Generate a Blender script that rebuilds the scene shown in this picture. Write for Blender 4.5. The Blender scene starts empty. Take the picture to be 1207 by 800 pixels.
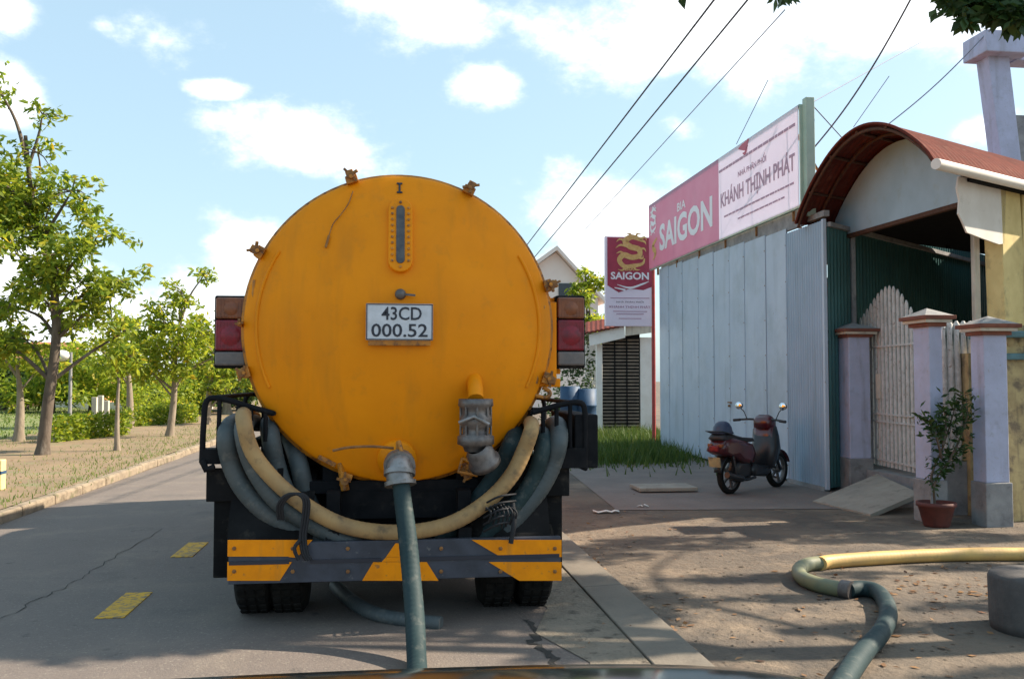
import bpy, bmesh, math, random
import numpy as np
from mathutils import Vector, Matrix
from bpy_extras.object_utils import world_to_camera_view
random.seed(7); RNG = np.random.default_rng(7)
PI = math.pi
sc = bpy.context.scene
COL = sc.collection
R = math.radians

# ------------------------------------------------------------------ camera
F = 1100.0; PW, PH = 1207.0, 800.0
PITCH = math.atan(48.0 / F); YAW = math.atan(143.5 * math.cos(PITCH) / F)
H = 1.5
cam_d = bpy.data.cameras.new('camera'); cam = bpy.data.objects.new('camera', cam_d); COL.objects.link(cam)
cam_d.sensor_fit = 'HORIZONTAL'; cam_d.sensor_width = 36; cam_d.lens = 36 * F / PW
cam_d.clip_start = 0.05; cam_d.clip_end = 3000
cam.location = (0, 0, H); cam.rotation_euler = (PI / 2 + PITCH, 0, -YAW)
sc.camera = cam
CAMR = cam.rotation_euler.to_matrix()

# ------------------------------------------------------------------ light
SUN_EL, SUN_AZ = 39.0, 85.0            # azimuth clockwise from +Y: almost straight from the right
EXPOSURE = 1.15
wd = bpy.data.worlds.new('World'); sc.world = wd; wd.use_nodes = True
sun_d = bpy.data.lights.new('sun', 'SUN'); sun = bpy.data.objects.new('sun', sun_d); COL.objects.link(sun)
sun_d.energy = 4.7; sun_d.angle = R(0.6); sun_d.color = (1, 0.86, 0.68)
sv = Vector((math.sin(R(SUN_AZ)) * math.cos(R(SUN_EL)), math.cos(R(SUN_AZ)) * math.cos(R(SUN_EL)), math.sin(R(SUN_EL))))
sun.rotation_euler = sv.to_track_quat('Z', 'Y').to_euler(); sun.location = (20, 0, 20)
sc.view_settings.view_transform = 'Standard'; sc.view_settings.look = 'None'
sc.view_settings.exposure = EXPOSURE; sc.view_settings.gamma = 1

def ray(px, py):
    v = CAMR @ Vector(((px - PW / 2) / F, (PH / 2 - py) / F, -1)); return v
def W(px, py, Y):                      # the point seen at a pixel, at road distance Y
    v = ray(px, py); t = Y / v.y; return Vector((v.x * t, Y, H + v.z * t))
def WX(px, py, X):
    v = ray(px, py); t = X / v.x; return Vector((X, v.y * t, H + v.z * t))
def G(px, py, z=0.0):
    v = ray(px, py); t = (z - H) / v.z; return Vector((v.x * t, v.y * t, z))

# sky: Nishita with cumulus clouds laid out by direction
def build_world():
    nt = wd.node_tree; N = nt.nodes; L = nt.links; N.clear()
    out = N.new('ShaderNodeOutputWorld'); bg = N.new('ShaderNodeBackground')
    sky = N.new('ShaderNodeTexSky'); sky.sky_type = 'NISHITA'; sky.sun_disc = False
    sky.sun_elevation = R(SUN_EL); sky.sun_rotation = R(SUN_AZ)
    sky.air_density = 1.0; sky.dust_density = 1.6; sky.ozone_density = 1.2
    tc = N.new('ShaderNodeTexCoord')
    def math_n(op, a, b=None, c=None):
        m = N.new('ShaderNodeMath'); m.operation = op
        for i, v in enumerate((a, b, c)):
            if v is None: continue
            if isinstance(v, (int, float)): m.inputs[i].default_value = v
            else: L.new(v, m.inputs[i])
        return m.outputs[0]
    def noise(scale, detail, rough=0.55, stretch=1.6):
        mp = N.new('ShaderNodeMapping'); L.new(tc.outputs['Generated'], mp.inputs[0])
        mp.inputs['Scale'].default_value = (1, 1, stretch)
        n = N.new('ShaderNodeTexNoise'); L.new(mp.outputs[0], n.inputs['Vector'])
        n.inputs['Scale'].default_value = scale; n.inputs['Detail'].default_value = detail
        n.inputs['Roughness'].default_value = rough
        return n.outputs[0]
    n1 = noise(9, 9, 0.63); n2 = noise(3.0, 6, 0.55)
    # (px, py, half-width, half-height, strength)
    blobs = [(355, 170, 95, 38, .95), (290, 285, 50, 40, .95), (578, 97, 42, 24, .85), (180, 45, 70, 38, .62), (120, 30, 40, 30, .5),
             (490, 8, 85, 44, .95), (870, 25, 185, 68, 1.0), (1040, 15, 150, 60, 1.0), (800, 150, 40, 30, .7), (720, 255, 80, 65, 1.0), (15, 108, 40, 30, .9),
             (258, 105, 32, 12, .8), (1165, 150, 55, 22, .75), (10, 15, 40, 26, .9), (230, 380, 130, 80, .7), (80, 400, 200, 70, .9), (680, 330, 60, 60, .9), (20, 330, 50, 45, .8)]
    acc = None
    for (px, py, w, h, s) in blobs:
        d = ray(px, py).normalized()
        vm = N.new('ShaderNodeVectorMath'); vm.operation = 'SUBTRACT'; L.new(tc.outputs['Generated'], vm.inputs[0]); vm.inputs[1].default_value = d
        v2 = N.new('ShaderNodeVectorMath'); v2.operation = 'MULTIPLY'; L.new(vm.outputs[0], v2.inputs[0])
        v2.inputs[1].default_value = (F / w, F / w, F / h)
        ln = N.new('ShaderNodeVectorMath'); ln.operation = 'LENGTH'; L.new(v2.outputs[0], ln.inputs[0])
        v = math_n('SUBTRACT', s, math_n('MULTIPLY', ln.outputs['Value'], 0.62))
        acc = v if acc is None else math_n('MAXIMUM', acc, v)
    acc = math_n('ADD', math_n('MAXIMUM', acc, -0.17), math_n('MULTIPLY', math_n('SUBTRACT', n1, 0.5), 1.7))
    acc = math_n('ADD', acc, math_n('MULTIPLY', math_n('SUBTRACT', n2, 0.5), 0.9))
    mr = N.new('ShaderNodeMapRange'); mr.interpolation_type = 'SMOOTHERSTEP'; L.new(acc, mr.inputs[0])
    mr.inputs[1].default_value = 0.12; mr.inputs[2].default_value = 0.75
    cov = mr.outputs[0]
    # thin bright veil over the blue
    mv = N.new('ShaderNodeMix'); mv.data_type = 'RGBA'; mv.inputs[0].default_value = 0.42
    L.new(sky.outputs[0], mv.inputs[6]); mv.inputs[7].default_value = (4.7, 6.6, 7.3, 1)
    mc = N.new('ShaderNodeMix'); mc.data_type = 'RGBA'; L.new(cov, mc.inputs[0])
    L.new(mv.outputs[2], mc.inputs[6]); mc.inputs[7].default_value = (8.2, 8.5, 8.8, 1)
    L.new(mc.outputs[2], bg.inputs[0]); bg.inputs[1].default_value = 0.085
    L.new(bg.outputs[0], out.inputs[0])
build_world()

# ------------------------------------------------------------------ materials
def mat(name, c1, c2=None, rough=0.6, metal=0.0, scale=4.0, detail=6, bump=0.0, bscale=None, spots=None, spec=0.5, contrast=(0.35, 0.65),
        stretch=(1, 1, 1), coat=0.0, streak=None, rvar=0.0):
    m = bpy.data.materials.new(name); m.use_nodes = True
    nt = m.node_tree; N = nt.nodes; L = nt.links; p = N['Principled BSDF']
    p.inputs['Roughness'].default_value = rough; p.inputs['Metallic'].default_value = metal
    p.inputs['Specular IOR Level'].default_value = spec; p.inputs['Coat Weight'].default_value = coat; p.inputs['Coat Roughness'].default_value = 0.12
    tc = N.new('ShaderNodeTexCoord'); mp = N.new('ShaderNodeMapping'); L.new(tc.outputs['Object'], mp.inputs[0]); mp.inputs['Scale'].default_value = stretch
    vec = mp.outputs[0]
    def nz(s, d=detail, r=0.6):
        n = N.new('ShaderNodeTexNoise'); L.new(vec, n.inputs['Vector']); n.inputs['Scale'].default_value = s; n.inputs['Detail'].default_value = d; n.inputs['Roughness'].default_value = r
        return n.outputs[0]
    def rng(v, a, b, c=0, d=1):
        r = N.new('ShaderNodeMapRange'); L.new(v, r.inputs[0]); r.inputs[1].default_value = a; r.inputs[2].default_value = b
        r.inputs[3].default_value = c; r.inputs[4].default_value = d; return r.outputs[0]
    def mix(f, a, b):
        x = N.new('ShaderNodeMix'); x.data_type = 'RGBA'; L.new(f, x.inputs[0])
        for i, v in ((6, a), (7, b)):
            if isinstance(v, tuple): x.inputs[i].default_value = (*v[:3], 1)
            else: L.new(v, x.inputs[i])
        return x.outputs[2]
    c = tuple(c1)
    if c2 is not None: c = mix(rng(nz(scale), *contrast), tuple(c1), tuple(c2))
    for s in (spots or []):             # (colour, scale, lo, hi, amount)
        c = mix(rng(nz(s[1], 8, 0.65), s[2], s[3], 0, s[4]), c, tuple(s[0]))
    if streak:                          # rust or dirt running down: (colour, scale, lo, hi, amount)
        mp2 = N.new('ShaderNodeMapping'); L.new(tc.outputs['Object'], mp2.inputs[0]); mp2.inputs['Scale'].default_value = (1, 1, 0.12)
        n = N.new('ShaderNodeTexNoise'); L.new(mp2.outputs[0], n.inputs['Vector']); n.inputs['Scale'].default_value = streak[1]; n.inputs['Detail'].default_value = 6
        c = mix(rng(n.outputs[0], streak[2], streak[3], 0, streak[4]), c, tuple(streak[0]))
    if isinstance(c, tuple): p.inputs['Base Color'].default_value = (*c[:3], 1)
    else: L.new(c, p.inputs['Base Color'])
    if rvar: L.new(rng(nz(scale * 1.7), 0.3, 0.7, max(0.03, rough - rvar), min(1, rough + rvar)), p.inputs['Roughness'])
    if bump:
        b = N.new('ShaderNodeBump'); b.inputs['Strength'].default_value = 1; b.inputs['Distance'].default_value = bump
        L.new(nz(bscale or scale * 4, 8, 0.65), b.inputs['Height']); L.new(b.outputs[0], p.inputs['Normal'])
    return m

def leaf_mat(name, a, b, trans=0.35):
    m = bpy.data.materials.new(name); m.use_nodes = True
    nt = m.node_tree; N = nt.nodes; L = nt.links; N.clear()
    out = N.new('ShaderNodeOutputMaterial'); g = N.new('ShaderNodeNewGeometry'); cr = N.new('ShaderNodeValToRGB')
    L.new(g.outputs['Random Per Island'], cr.inputs[0])
    cr.color_ramp.elements[0].color = (*a, 1); cr.color_ramp.elements[1].color = (*b, 1)
    e = cr.color_ramp.elements.new(0.93); e.color = (*b, 1)
    cr.color_ramp.elements[2].color = (b[0] * 1.7, b[1] * 1.15, b[2], 1)
    p = N.new('ShaderNodeBsdfPrincipled'); p.inputs['Roughness'].default_value = 0.5; p.inputs['Specular IOR Level'].default_value = 0.35
    t = N.new('ShaderNodeBsdfTranslucent'); mx = N.new('ShaderNodeMixShader'); mx.inputs[0].default_value = trans
    hs = N.new('ShaderNodeHueSaturation'); hs.inputs['Hue'].default_value = 0.48; hs.inputs['Value'].default_value = 1.5; L.new(cr.outputs[0], hs.inputs['Color'])
    L.new(cr.outputs[0], p.inputs['Base Color']); L.new(hs.outputs[0], t.inputs['Color'])
    L.new(p.outputs[0], mx.inputs[1]); L.new(t.outputs[0], mx.inputs[2]); L.new(mx.outputs[0], out.inputs[0])
    return m

M = {}
M['tank'] = mat('tank_paint', (0.84, 0.275, 0.002), (0.76, 0.24, 0.002), 0.52, scale=2.2, coat=0.0, spec=.18, rvar=0.1, bump=0.006, bscale=2.2,
                spots=[((0.5, 0.19, 0.02), 9, 0.56, 0.75, 0.4), ((0.2, 0.09, 0.03), 60, 0.68, 0.74, 0.7)], streak=((0.4, 0.16, 0.015), 7, 0.54, 0.75, 0.38))
M['tank_old'] = mat('tank_paint_worn', (0.6, 0.22, 0.008), (0.3, 0.12, 0.02), 0.5, scale=9, bump=0.002, spots=[((0.12, 0.05, 0.02), 22, 0.52, 0.62, 0.9)])
M['rust'] = mat('rusty_iron', (0.16, 0.07, 0.03), (0.32, 0.15, 0.04), 0.8, scale=24, bump=0.003)
M['rustdark'] = mat('rust_dark', (0.06, 0.025, 0.015), (0.1, 0.04, 0.02), 0.85, scale=20)
M['yellow'] = mat('hazard_yellow', (0.95, 0.31, 0.002), (0.8, 0.25, 0.004), 0.6, spec=.2, scale=8, spots=[((0.2, 0.12, 0.06), 18, 0.6, 0.7, 0.7)], streak=((0.25, 0.14, 0.05), 12, 0.58, 0.75, 0.5))
M['bump_grey'] = mat('bumper_grey', (0.055, 0.062, 0.085), (0.032, 0.036, 0.05), 0.6, scale=7, spots=[((0.25, 0.24, 0.22), 20, 0.62, 0.72, 0.6)])
M['black'] = mat('black_steel', (0.006, 0.007, 0.009), (0.014, 0.014, 0.016), 0.8, scale=9, spec=.12, spots=[((0.05, 0.043, 0.035), 12, 0.58, 0.75, 0.5)])
M['darkgrey'] = mat('dark_plastic', (0.008, 0.008, 0.009), (0.015, 0.015, 0.016), 0.8, spec=.12, scale=5, spots=[((0.12, 0.1, 0.08), 9, 0.55, 0.8, 0.5)])
M['rubber'] = mat('tyre_rubber', (0.01, 0.01, 0.01), (0.022, 0.02, 0.018), 0.9, spec=.15, scale=14, bump=0.002)
M['hose_green'] = mat('hose_green', (0.014, 0.033, 0.038), (0.024, 0.046, 0.05), 0.65, spec=.25, scale=6, bump=0.002, bscale=30, spots=[((0.17, 0.17, 0.15), 13, 0.55, 0.75, 0.55)])
M['hose_grey'] = mat('hose_grey_green', (0.05, 0.068, 0.075), (0.08, 0.092, 0.095), 0.6, scale=5, bump=0.002, bscale=30, spots=[((0.22, 0.21, 0.18), 11, 0.55, 0.75, 0.6)])
M['hose_beige'] = mat('hose_beige', (0.42, 0.27, 0.12), (0.29, 0.19, 0.095), 0.65, scale=5, spec=.25, bump=0.0015, bscale=30, spots=[((0.12, 0.09, 0.06), 9, 0.53, 0.7, 0.75)])
M['hose_yellow'] = mat('hose_yellow', (0.62, 0.4, 0.13), (0.48, 0.31, 0.12), 0.55, scale=5, bump=0.0015, spots=[((0.2, 0.15, 0.08), 9, 0.58, 0.75, 0.6)])
M['hose_olive'] = mat('hose_olive', (0.2, 0.2, 0.11), (0.14, 0.16, 0.11), 0.6, scale=7)
M['silver'] = mat('cast_metal', (0.3, 0.29, 0.29), (0.17, 0.16, 0.15), 0.45, 0.6, scale=12, bump=0.002, spots=[((0.12, 0.08, 0.05), 18, 0.55, 0.7, 0.6)])
M['dirty_metal'] = mat('valve_metal', (0.2, 0.18, 0.17), (0.1, 0.09, 0.09), 0.5, 0.6, scale=14, bump=0.003)
M['orange_lens'] = mat('orange_lens', (0.26, 0.08, 0.025), (0.16, 0.05, 0.02), 0.4, scale=20)
M['red_lens'] = mat('red_lens', (0.24, 0.006, 0.02), (0.12, 0.005, 0.014), 0.35, scale=20)
M['white_lens'] = mat('white_lens', (0.17, 0.14, 0.13), (0.11, 0.1, 0.1), 0.4, scale=20)
M['plate'] = mat('plate_white', (0.62, 0.64, 0.7), (0.5, 0.52, 0.56), 0.4, scale=15)
M['ink'] = mat('black_print', (0.02, 0.022, 0.035), rough=0.5)
M['glass_dark'] = mat('sight_glass', (0.045, 0.045, 0.055), (0.09, 0.085, 0.085), 0.25, scale=20)
M['rope'] = mat('black_rope', (0.015, 0.016, 0.02), rough=0.8)
M['asphalt'] = mat('asphalt', (0.135, 0.112, 0.1), (0.165, 0.136, 0.12), 0.85, scale=0.9, bump=0.006, bscale=60, contrast=(0.3, 0.7),
                   spots=[((0.23, 0.19, 0.15), 1.6, 0.5, 0.75, 0.6), ((0.05, 0.048, 0.048), .9, 0.55, 0.68, 0.5), ((0.04, 0.04, 0.04), 5, 0.63, 0.7, 0.6), ((0.3, 0.27, 0.22), 55, 0.57, 0.68, 0.7), ((0.05, 0.05, 0.05), 70, 0.58, 0.68, 0.6)])
M['yard'] = mat('yard_dirt', (0.15, 0.118, 0.088), (0.085, 0.07, 0.058), 0.95, scale=.8, bump=0.035, bscale=9, contrast=(0.4, 0.6),
                spots=[((0.15, 0.11, 0.08), 3.0, 0.52, 0.7, 0.7), ((0.26, 0.195, 0.135), 1.3, 0.52, 0.66, 0.75), ((0.09, 0.07, 0.05), 26, 0.6, 0.7, 0.7)])
M['apron'] = mat('concrete_apron', (0.15, 0.125, 0.115), (0.2, 0.165, 0.145), 0.9, scale=1.4, bump=0.008, bscale=30,
                 spots=[((0.16, 0.13, 0.1), 4, 0.55, 0.7, 0.6), ((0.36, 0.32, 0.27), 14, 0.6, 0.7, 0.4)])
M['verge'] = mat('verge_paving', (0.25, 0.175, 0.105), (0.18, 0.13, 0.08), 0.95, scale=.9, bump=0.015, bscale=12,
                 spots=[((0.17, 0.17, 0.08), 2.2, 0.53, 0.65, 0.8), ((0.2, 0.14, 0.09), 7, 0.58, 0.7, 0.6)])
M['lawn'] = mat('lawn_soil', (0.12, 0.17, 0.045), (0.2, 0.2, 0.08), 0.95, scale=1.0, bump=0.03, bscale=20, spots=[((0.25, 0.2, 0.13), 1.1, 0.55, 0.7, 0.7)])
M['concrete'] = mat('kerb_concrete', (0.26, 0.235, 0.2), (0.34, 0.31, 0.26), 0.9, scale=3, bump=0.006, bscale=40, spots=[((0.13, 0.11, 0.09), 8, 0.56, 0.7, 0.7)])
M['kerbdirt'] = mat('kerb_dirty', (0.22, 0.175, 0.125), (0.3, 0.24, 0.17), 0.95, scale=4, bump=0.012, bscale=25, spots=[((0.1, 0.075, 0.05), 6, 0.5, 0.66, 0.8), ((0.12, 0.13, 0.05), 3, .56, .66, .7)])
M['gutter'] = mat('gutter_concrete', (0.15, 0.13, 0.105), (0.2, 0.17, 0.135), 0.85, scale=2.5, bump=0.004, bscale=50, spots=[((0.12, 0.1, 0.08), 6, 0.56, 0.72, 0.6)])
M['roadyellow'] = mat('road_yellow', (0.66, 0.36, 0.01), (0.54, 0.3, 0.02), 0.75, scale=7, spots=[((0.13, 0.115, 0.1), 24, 0.5, 0.6, 0.85), ((0.13, 0.115, 0.1), 5, 0.56, 0.66, 0.6)])
M['shed'] = mat('shed_blue', (0.43, 0.5, 0.6), (0.39, 0.46, 0.55), 0.5, scale=1.6, bump=0.003, bscale=3, rvar=0.1, streak=((0.2, 0.24, 0.26), 5, 0.56, 0.75, 0.35), spots=[((0.5, 0.56, 0.6), 3, 0.58, 0.7, 0.4), ((0.28, 0.33, 0.36), .8, .52, .68, .4), ((0.2, 0.11, 0.06), 20, 0.66, 0.72, 0.8)])
M['shed_corr'] = mat('shed_corrugated', (0.31, 0.41, 0.52), (0.27, 0.37, 0.47), 0.5, scale=2, streak=((0.17, 0.23, 0.26), 6, 0.5, 0.75, 0.5))
M['green_sheet'] = mat('green_sheet', (0.045, 0.14, 0.14), (0.035, 0.11, 0.115), 0.45, scale=2, streak=((0.03, 0.06, 0.06), 5, 0.5, 0.75, 0.6))
M['rustroof'] = mat('rusty_roof', (0.1, 0.022, 0.016), (0.15, 0.036, 0.025), 0.9, spec=.15, scale=4, bump=0.003, spots=[((0.2, 0.1, 0.07), 7, 0.56, 0.7, 0.4), ((0.09, 0.035, 0.03), 9, 0.55, 0.7, 0.7)])
M['gable'] = mat('gable_blue', (0.38, 0.49, 0.57), (0.32, 0.42, 0.49), 0.7, scale=2, spots=[((0.3, 0.33, 0.3), 5, 0.57, 0.75, 0.5)])
M['lilac'] = mat('lilac_plaster', (0.46, 0.49, 0.66), (0.39, 0.41, 0.54), 0.85, scale=3, bump=0.006, bscale=20, spots=[((0.24, 0.24, 0.28), 5, 0.56, 0.72, 0.5), ((0.3, 0.29, 0.3), 22, 0.62, 0.68, 0.5)], streak=((0.2, 0.19, 0.2), 7, 0.56, 0.75, 0.6))
M['plinth'] = mat('plinth_render', (0.3, 0.3, 0.3), (0.2, 0.2, 0.21), 0.9, scale=5, bump=0.006, spots=[((0.1, 0.09, 0.09), 6, 0.55, 0.7, 0.7)])
M['capred'] = mat('cap_brick_red', (0.22, 0.075, 0.045), (0.14, 0.05, 0.035), 0.85, scale=8)
M['cream'] = mat('cream_paint', (0.6, 0.55, 0.46), (0.48, 0.44, 0.37), 0.75, scale=6, streak=((0.22, 0.19, 0.15), 12, 0.55, 0.75, 0.6))
M['white'] = mat('white_paint', (0.78, 0.77, 0.74), (0.68, 0.66, 0.62), 0.7, scale=2.5, spots=[((0.45, 0.42, 0.36), 6, 0.58, 0.75, 0.5)])
M['gatewhite'] = mat('gate_paint', (0.62, 0.6, 0.58), (0.46, 0.44, 0.42), 0.6, scale=14, spots=[((0.18, 0.1, 0.07), 22, 0.58, 0.68, 0.8)])
M['yellowwall'] = mat('yellow_wall', (0.72, 0.6, 0.28), (0.62, 0.5, 0.22), 0.8, scale=4, spots=[((0.3, 0.24, 0.13), 5, 0.56, 0.72, 0.6)])
M['mossy'] = mat('stained_yellow', (0.5, 0.4, 0.2), (0.34, 0.26, 0.13), 0.9, scale=6, bump=0.006, spots=[((0.14, 0.11, 0.08), 7, 0.5, 0.66, 0.85)], streak=((0.08, 0.07, 0.06), 9, 0.5, 0.7, 0.8))
M['bluegrey'] = mat('blue_grey_wall', (0.2, 0.25, 0.33), (0.14, 0.17, 0.23), 0.85, scale=4, spots=[((0.06, 0.06, 0.08), 4, 0.5, 0.7, 0.8)])
M['teal'] = mat('teal_paint', (0.1, 0.22, 0.25), (0.07, 0.15, 0.17), 0.6, scale=9)
M['redpole'] = mat('red_pole', (0.42, 0.05, 0.045), (0.28, 0.04, 0.035), 0.5, scale=9)
M['signred'] = mat('sign_red', (0.4, 0.045, 0.085), (0.33, 0.035, 0.07), 0.5, scale=5)
M['signpink'] = mat('sign_faded_glare_red', (0.62, 0.36, 0.5), (0.56, 0.26, 0.4), 0.45, scale=1.2)  # faded red, with glare put into the pink colour
def vinyl(m, col, k):
    nt = m.node_tree; N = nt.nodes; L = nt.links; p = N['Principled BSDF']; o = [n for n in N if n.type == 'OUTPUT_MATERIAL'][0]
    t = N.new('ShaderNodeBsdfTranslucent'); t.inputs[0].default_value = (*col, 1); x = N.new('ShaderNodeMixShader'); x.inputs[0].default_value = k
    L.new(p.outputs[0], x.inputs[1]); L.new(t.outputs[0], x.inputs[2]); L.new(x.outputs[0], o.inputs[0])
vinyl(M['signpink'], (0.62, 0.3, 0.4), .35)
M['signwhite'] = mat('sign_white', (0.86, 0.82, 0.9), (0.8, 0.76, 0.85), 0.4, scale=2)
vinyl(M['signwhite'], (0.85, 0.8, 0.9), .35)
M['print_white'] = mat('print_white', (0.82, 0.8, 0.84), rough=0.5)
M['print_red'] = mat('print_red', (0.5, 0.08, 0.13), rough=0.5)
M['print_plum'] = mat('print_plum', (0.42, 0.25, 0.34), rough=0.5)
M['gold'] = mat('print_gold', (0.72, 0.5, 0.2), (0.6, 0.36, 0.12), 0.5, scale=20)
M['greenpost'] = mat('green_post', (0.4, 0.52, 0.44), (0.32, 0.44, 0.37), 0.6, scale=4)
M['tubdark'] = mat('dark_concrete', (0.1, 0.09, 0.085), (0.06, 0.055, 0.055), 0.9, scale=6, bump=.006)
M['terracotta'] = mat('terracotta', (0.13, 0.035, 0.028), (0.08, 0.025, 0.022), 0.7, scale=8)
M['soil'] = mat('soil', (0.05, 0.035, 0.025), rough=1)
M['bark'] = mat('bark', (0.14, 0.11, 0.085), (0.08, 0.06, 0.045), 0.95, scale=9, bump=0.012, bscale=25, stretch=(1, 1, .35), spots=[((0.3, 0.27, 0.22), 5, 0.56, 0.68, 0.6)])
M['barkpale'] = mat('bark_pale', (0.3, 0.25, 0.19), (0.2, 0.16, 0.12), 0.95, scale=8, bump=0.01, bscale=22, stretch=(1, 1, .35))
M['leafA'] = leaf_mat('leaf_green', (0.07, 0.15, 0.013), (0.27, 0.33, 0.028), 0.52)
M['leafB'] = leaf_mat('leaf_yellow_green', (0.1, 0.19, 0.014), (0.32, 0.37, 0.03), 0.55)
M['leafA2'] = leaf_mat('weed', (0.03, 0.075, 0.012), (0.09, 0.14, 0.025), 0.3)
M['leafD'] = leaf_mat('leaf_dark', (0.018, 0.05, 0.014), (0.04, 0.085, 0.02), 0.25)
M['grass'] = leaf_mat('grass_blade', (0.07, 0.14, 0.02), (0.17, 0.22, 0.05), 0.4)
M['litter'] = leaf_mat('dry_leaf', (0.11, 0.055, 0.03), (0.32, 0.18, 0.08), 0.1)
M['wire'] = mat('wire', (0.05, 0.055, 0.075), rough=0.6)
M['wireglare'] = mat('wire_glare', (0.24, 0.28, 0.38), rough=0.6)  # colour lightened to imitate wires dissolving in cloud glare
M['scred'] = mat('scooter_red', (0.08, 0.005, 0.012), (0.055, 0.004, 0.009), 0.3, scale=5, coat=0.6)
M['scblack'] = mat('scooter_black', (0.013, 0.014, 0.018), (0.022, 0.022, 0.026), 0.35, scale=8)
M['seat'] = mat('seat_vinyl', (0.02, 0.021, 0.026), rough=0.55)
M['mirror'] = mat('mirror_glass', (0.85, 0.88, 0.92), rough=0.05, metal=1.0)
M['chrome'] = mat('chrome', (0.6, 0.6, 0.62), rough=0.2, metal=1.0)
M['helmet'] = mat('blue_helmet', (0.02, 0.035, 0.08), (0.03, 0.045, 0.09), 0.4, scale=9)
M['carpaint'] = mat('car_paint_dark', (0.012, 0.018, 0.018), rough=0.12, coat=0.6, spots=[((0.05, 0.05, 0.045), 30, 0.6, 0.7, 0.5)])
M['blind'] = mat('bamboo_blind', (0.22, 0.18, 0.14), (0.12, 0.1, 0.085), 0.9, scale=3)
M['tile'] = mat('clay_tile', (0.42, 0.16, 0.08), (0.32, 0.12, 0.07), 0.8, scale=3)
M['orangewall'] = mat('orange_wall', (0.68, 0.33, 0.14), (0.6, 0.28, 0.12), 0.85, scale=1)
M['pinkwall'] = mat('pale_pink_wall', (0.8, 0.7, 0.64), (0.74, 0.63, 0.58), 0.85, scale=1)
M['window'] = mat('window_dark', (0.03, 0.035, 0.045), rough=0.15)
M['bluebin'] = mat('blue_plastic', (0.02, 0.07, 0.15), (0.015, 0.05, 0.11), 0.6, scale=6)
M['crack'] = mat('crack_dark', (0.03, 0.028, 0.025), rough=1)
M['patch'] = mat('broken_road_edge', (0.17, 0.145, 0.11), (0.24, 0.2, 0.155), 0.95, scale=4, bump=0.02, bscale=18, spots=[((0.06, 0.05, 0.04), 9, 0.55, 0.66, 0.8)])

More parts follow.
